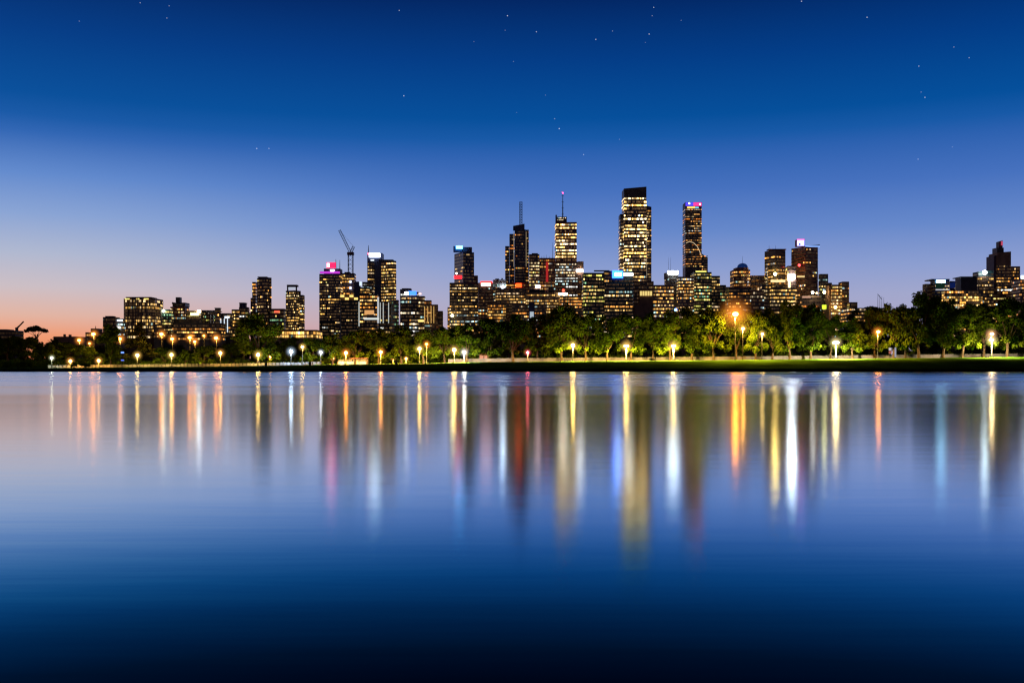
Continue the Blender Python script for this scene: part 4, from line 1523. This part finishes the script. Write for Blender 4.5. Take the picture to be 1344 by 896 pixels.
# ------------------------------------------------------------------ traffic streak stand-ins, small furniture
def follow_wall(name, label, px0, px1, D, h, mat, cat, step=6, thick=.3):
    mid = (px0 + px1) / 2
    loc = (X(mid, D), D, tz(X(mid, D), D))
    root = empty(name, loc, label, cat)
    x = X(px0, D)
    xe = X(px1, D)
    while x < xe:
        x2 = min(x + step, xe)
        b = MB()
        g0, g1 = tz(x, D), tz(x2, D)
        b.v += [(x, D, g0 - .4), (x2 - .04, D, g1 - .4), (x2 - .04, D + thick, g1 - .4), (x, D + thick, g0 - .4),
                (x, D, g0 + h), (x2 - .04, D, g1 + h), (x2 - .04, D + thick, g1 + h), (x, D + thick, g0 + h)]
        b.f += [(0, 1, 5, 4), (1, 2, 6, 5), (2, 3, 7, 6), (3, 0, 4, 7), (4, 5, 6, 7), (3, 2, 1, 0)]
        b.obj('wall_panel', mat, root, loc)
        x = x2
    return root


follow_wall('low_wall', 'long low pale wall standing in for traffic light streaks behind the right lawn', 588, 1500, 327, 1.25, mat_plain('streak_wall_finish', (.10, .10, .125), .9, .3, .4), 'wall', 8)  # made-up wall where passing traffic draws light streaks


def streak_rail(px0, px1, D, label):
    x0, x1 = X(px0, D), X(px1, D)
    loc = ((x0 + x1) / 2, D, tz((x0 + x1) / 2, D))
    root = empty('streak_rail', loc, label, 'streak_rail')
    n = int((x1 - x0) / 1.15)
    for k in range(n + 1):
        x = x0 + (x1 - x0) * k / n
        mb = MB()
        g = tz(x, D)
        mb.box(x - .09, x + .09, D - .09, D + .09, g - .2, g + 1.05)
        mb.obj('post', W['metal'], root, loc)
    for z0, z1 in ((.12, .55), (.62, .95)):
        mb = MB()
        for k in range(n):
            a, b = x0 + (x1 - x0) * k / n + .09, x0 + (x1 - x0) * (k + 1) / n - .09
            mb.box(a, b, D - .03, D + .03, tz(a, D) + z0, tz(b, D) + z1)
        mb.obj('streak_rail_bar', mat_plain('streak_rail_finish', (.11, .11, .13), .8, .3, .4), root, loc)


streak_rail(63, 420, 314.5, 'added rails and dark posts in place of traffic light streaks, left bank')  # rails and posts added to stand in for traffic light streaks


def kiosk(px0, px1, top, D, label, name='kiosk', col=(1, .6, .16), L=1.0, stripe=True):
    x0, x1 = X(px0, D), X(px1, D)
    xm = (x0 + x1) / 2
    g = tz(xm, D)
    h = Z(top, D) - g
    root = empty(name, (xm, D, g), label, 'kiosk')
    w = (x1 - x0) / 2
    mb = MB()
    mb.box(-w, w, 1.5, 4.0, -.3, h * .86)
    mb.obj('back_wall', W['tan'], root)
    mb = MB()
    mb.box(-w - .3, w + .3, -.6, 4.2, h * .88, h)
    mb.obj('roof', W['red'] if stripe else W['roof'], root)
    mb = MB()
    mb.box(-w, w, .2, .6, -.3, 1.0)
    mb.obj('counter', W['white'], root)
    n = max(2, int(w * 2 / 2.2))
    for k in range(n + 1):
        x = -w + 2 * w * k / n
        mb = MB()
        mb.box(x - .08, x + .08, -.3, -.14, -.3, h * .88)
        mb.obj('post', W['metal'], root)
    for k in range(n):
        x = -w + 2 * w * (k + .5) / n
        mb = MB()
        mb.box(x - w / n * .8, x + w / n * .8, 1.2, 1.45, 1.15, h * .8)
        mb.obj('lit_window', mat_emit(col, L), root)


kiosk(443, 481, 469.5, 326, 'open kiosk glowing yellow under the trees')
kiosk(629, 641, 464.5, 334, 'small pink-lit hut under the trees below the red sign block', 'hut', (1, .42, .26), .8)


def sign_board(px, top, D, label, col, L, w, name='sign_post', blue=False):
    x = X(px, D)
    g = tz(x, D)
    h = Z(top, D) - g
    root = empty(name, (x, D, g), label, 'sign')
    mb = MB()
    mb.tube([(0, 0, -.3), (0, 0, h)], [.11, .09], 8)
    mb.obj('post', W['metal'], root)
    for k, (z0, z1, c, l) in enumerate(col):
        mb = MB()
        mb.box(-w / 2, w / 2, -.22, -.1, h * z0, h * z1)
        mb.obj('panel', mat_emit(c, l), root)


sign_board(1168, 455.5, 312, 'dark post with white and red lit panels among the right trees', [(.72, .95, (1, .9, .9), .6), (.42, .66, (1, .3, .2), .4)], L=1, w=.8)
sign_board(1175, 455, 312.5, 'pale narrow lit post right of the red and white one', [(.1, .95, (.75, .8, 1), .4)], L=1, w=.5)
sign_board(161, 461, 300, 'dark post with two small blue lights on the left bank', [(.88, .98, (.15, .3, 1), 1.8), (.42, .5, (.15, .25, 1), .9)], L=1, w=.9)


def bench(px, D, label):
    x = X(px, D)
    root = empty('park_bench', (x, D, tz(x, D)), label, 'bench')
    wood_ = mat_plain('dark_wood', (.03, .022, .016), .7, .3, 2)
    mb = MB()
    mb.box(-.9, .9, -.25, .25, .42, .48)
    mb.obj('seat', wood_, root)
    mb = MB()
    mb.box(-.9, .9, .26, .31, .52, .95)
    mb.obj('backrest', wood_, root)
    for s in (-.7, .7):
        mb = MB()
        mb.box(s - .05, s + .05, -.22, .24, -.3, .42)
        mb.obj('leg', W['metal'], root)


bench(856.5, 302, 'dark park bench on the lawn below the yellow window block')


def bin_(px, D, label):
    x = X(px, D)
    root = empty('litter_bin', (x, D, tz(x, D)), label, 'litter bin', 'litter bins on the bank')
    mb = MB()
    mb.lathe([(.32, -.2), (.36, .2), (.40, .85)], n=12)
    mb.obj('bin_body', W['metal'], root)
    mb = MB()
    mb.lathe([(.44, .86), (.42, .98), (.2, 1.1)], n=12)
    mb.obj('bin_lid', W['dark'], root)


bin_(520.5, 301, 'round dark litter bin on the path between orange and yellow lamps')
bin_(349, 302, 'dark litter bin on the path under the biggest spreading tree')
bin_(406.5, 302, 'dark litter bin on the path left of the lit kiosk')

# ------------------------------------------------------------------ render settings
sc.render.engine = 'CYCLES'
cy = sc.cycles
cy.use_denoising = True
cy.denoiser = 'OPENIMAGEDENOISE'
cy.denoising_input_passes = 'RGB_ALBEDO_NORMAL'
cy.max_bounces = 5
cy.diffuse_bounces = 2
cy.glossy_bounces = 3
cy.transmission_bounces = 2
cy.sample_clamp_indirect = 4
cy.sample_clamp_direct = 0
cy.use_light_tree = True
cy.filter_width = 1.3
sc.view_settings.view_transform = 'Standard'
sc.view_settings.look = 'None'
sc.view_settings.exposure = 0
sc.view_settings.gamma = 1
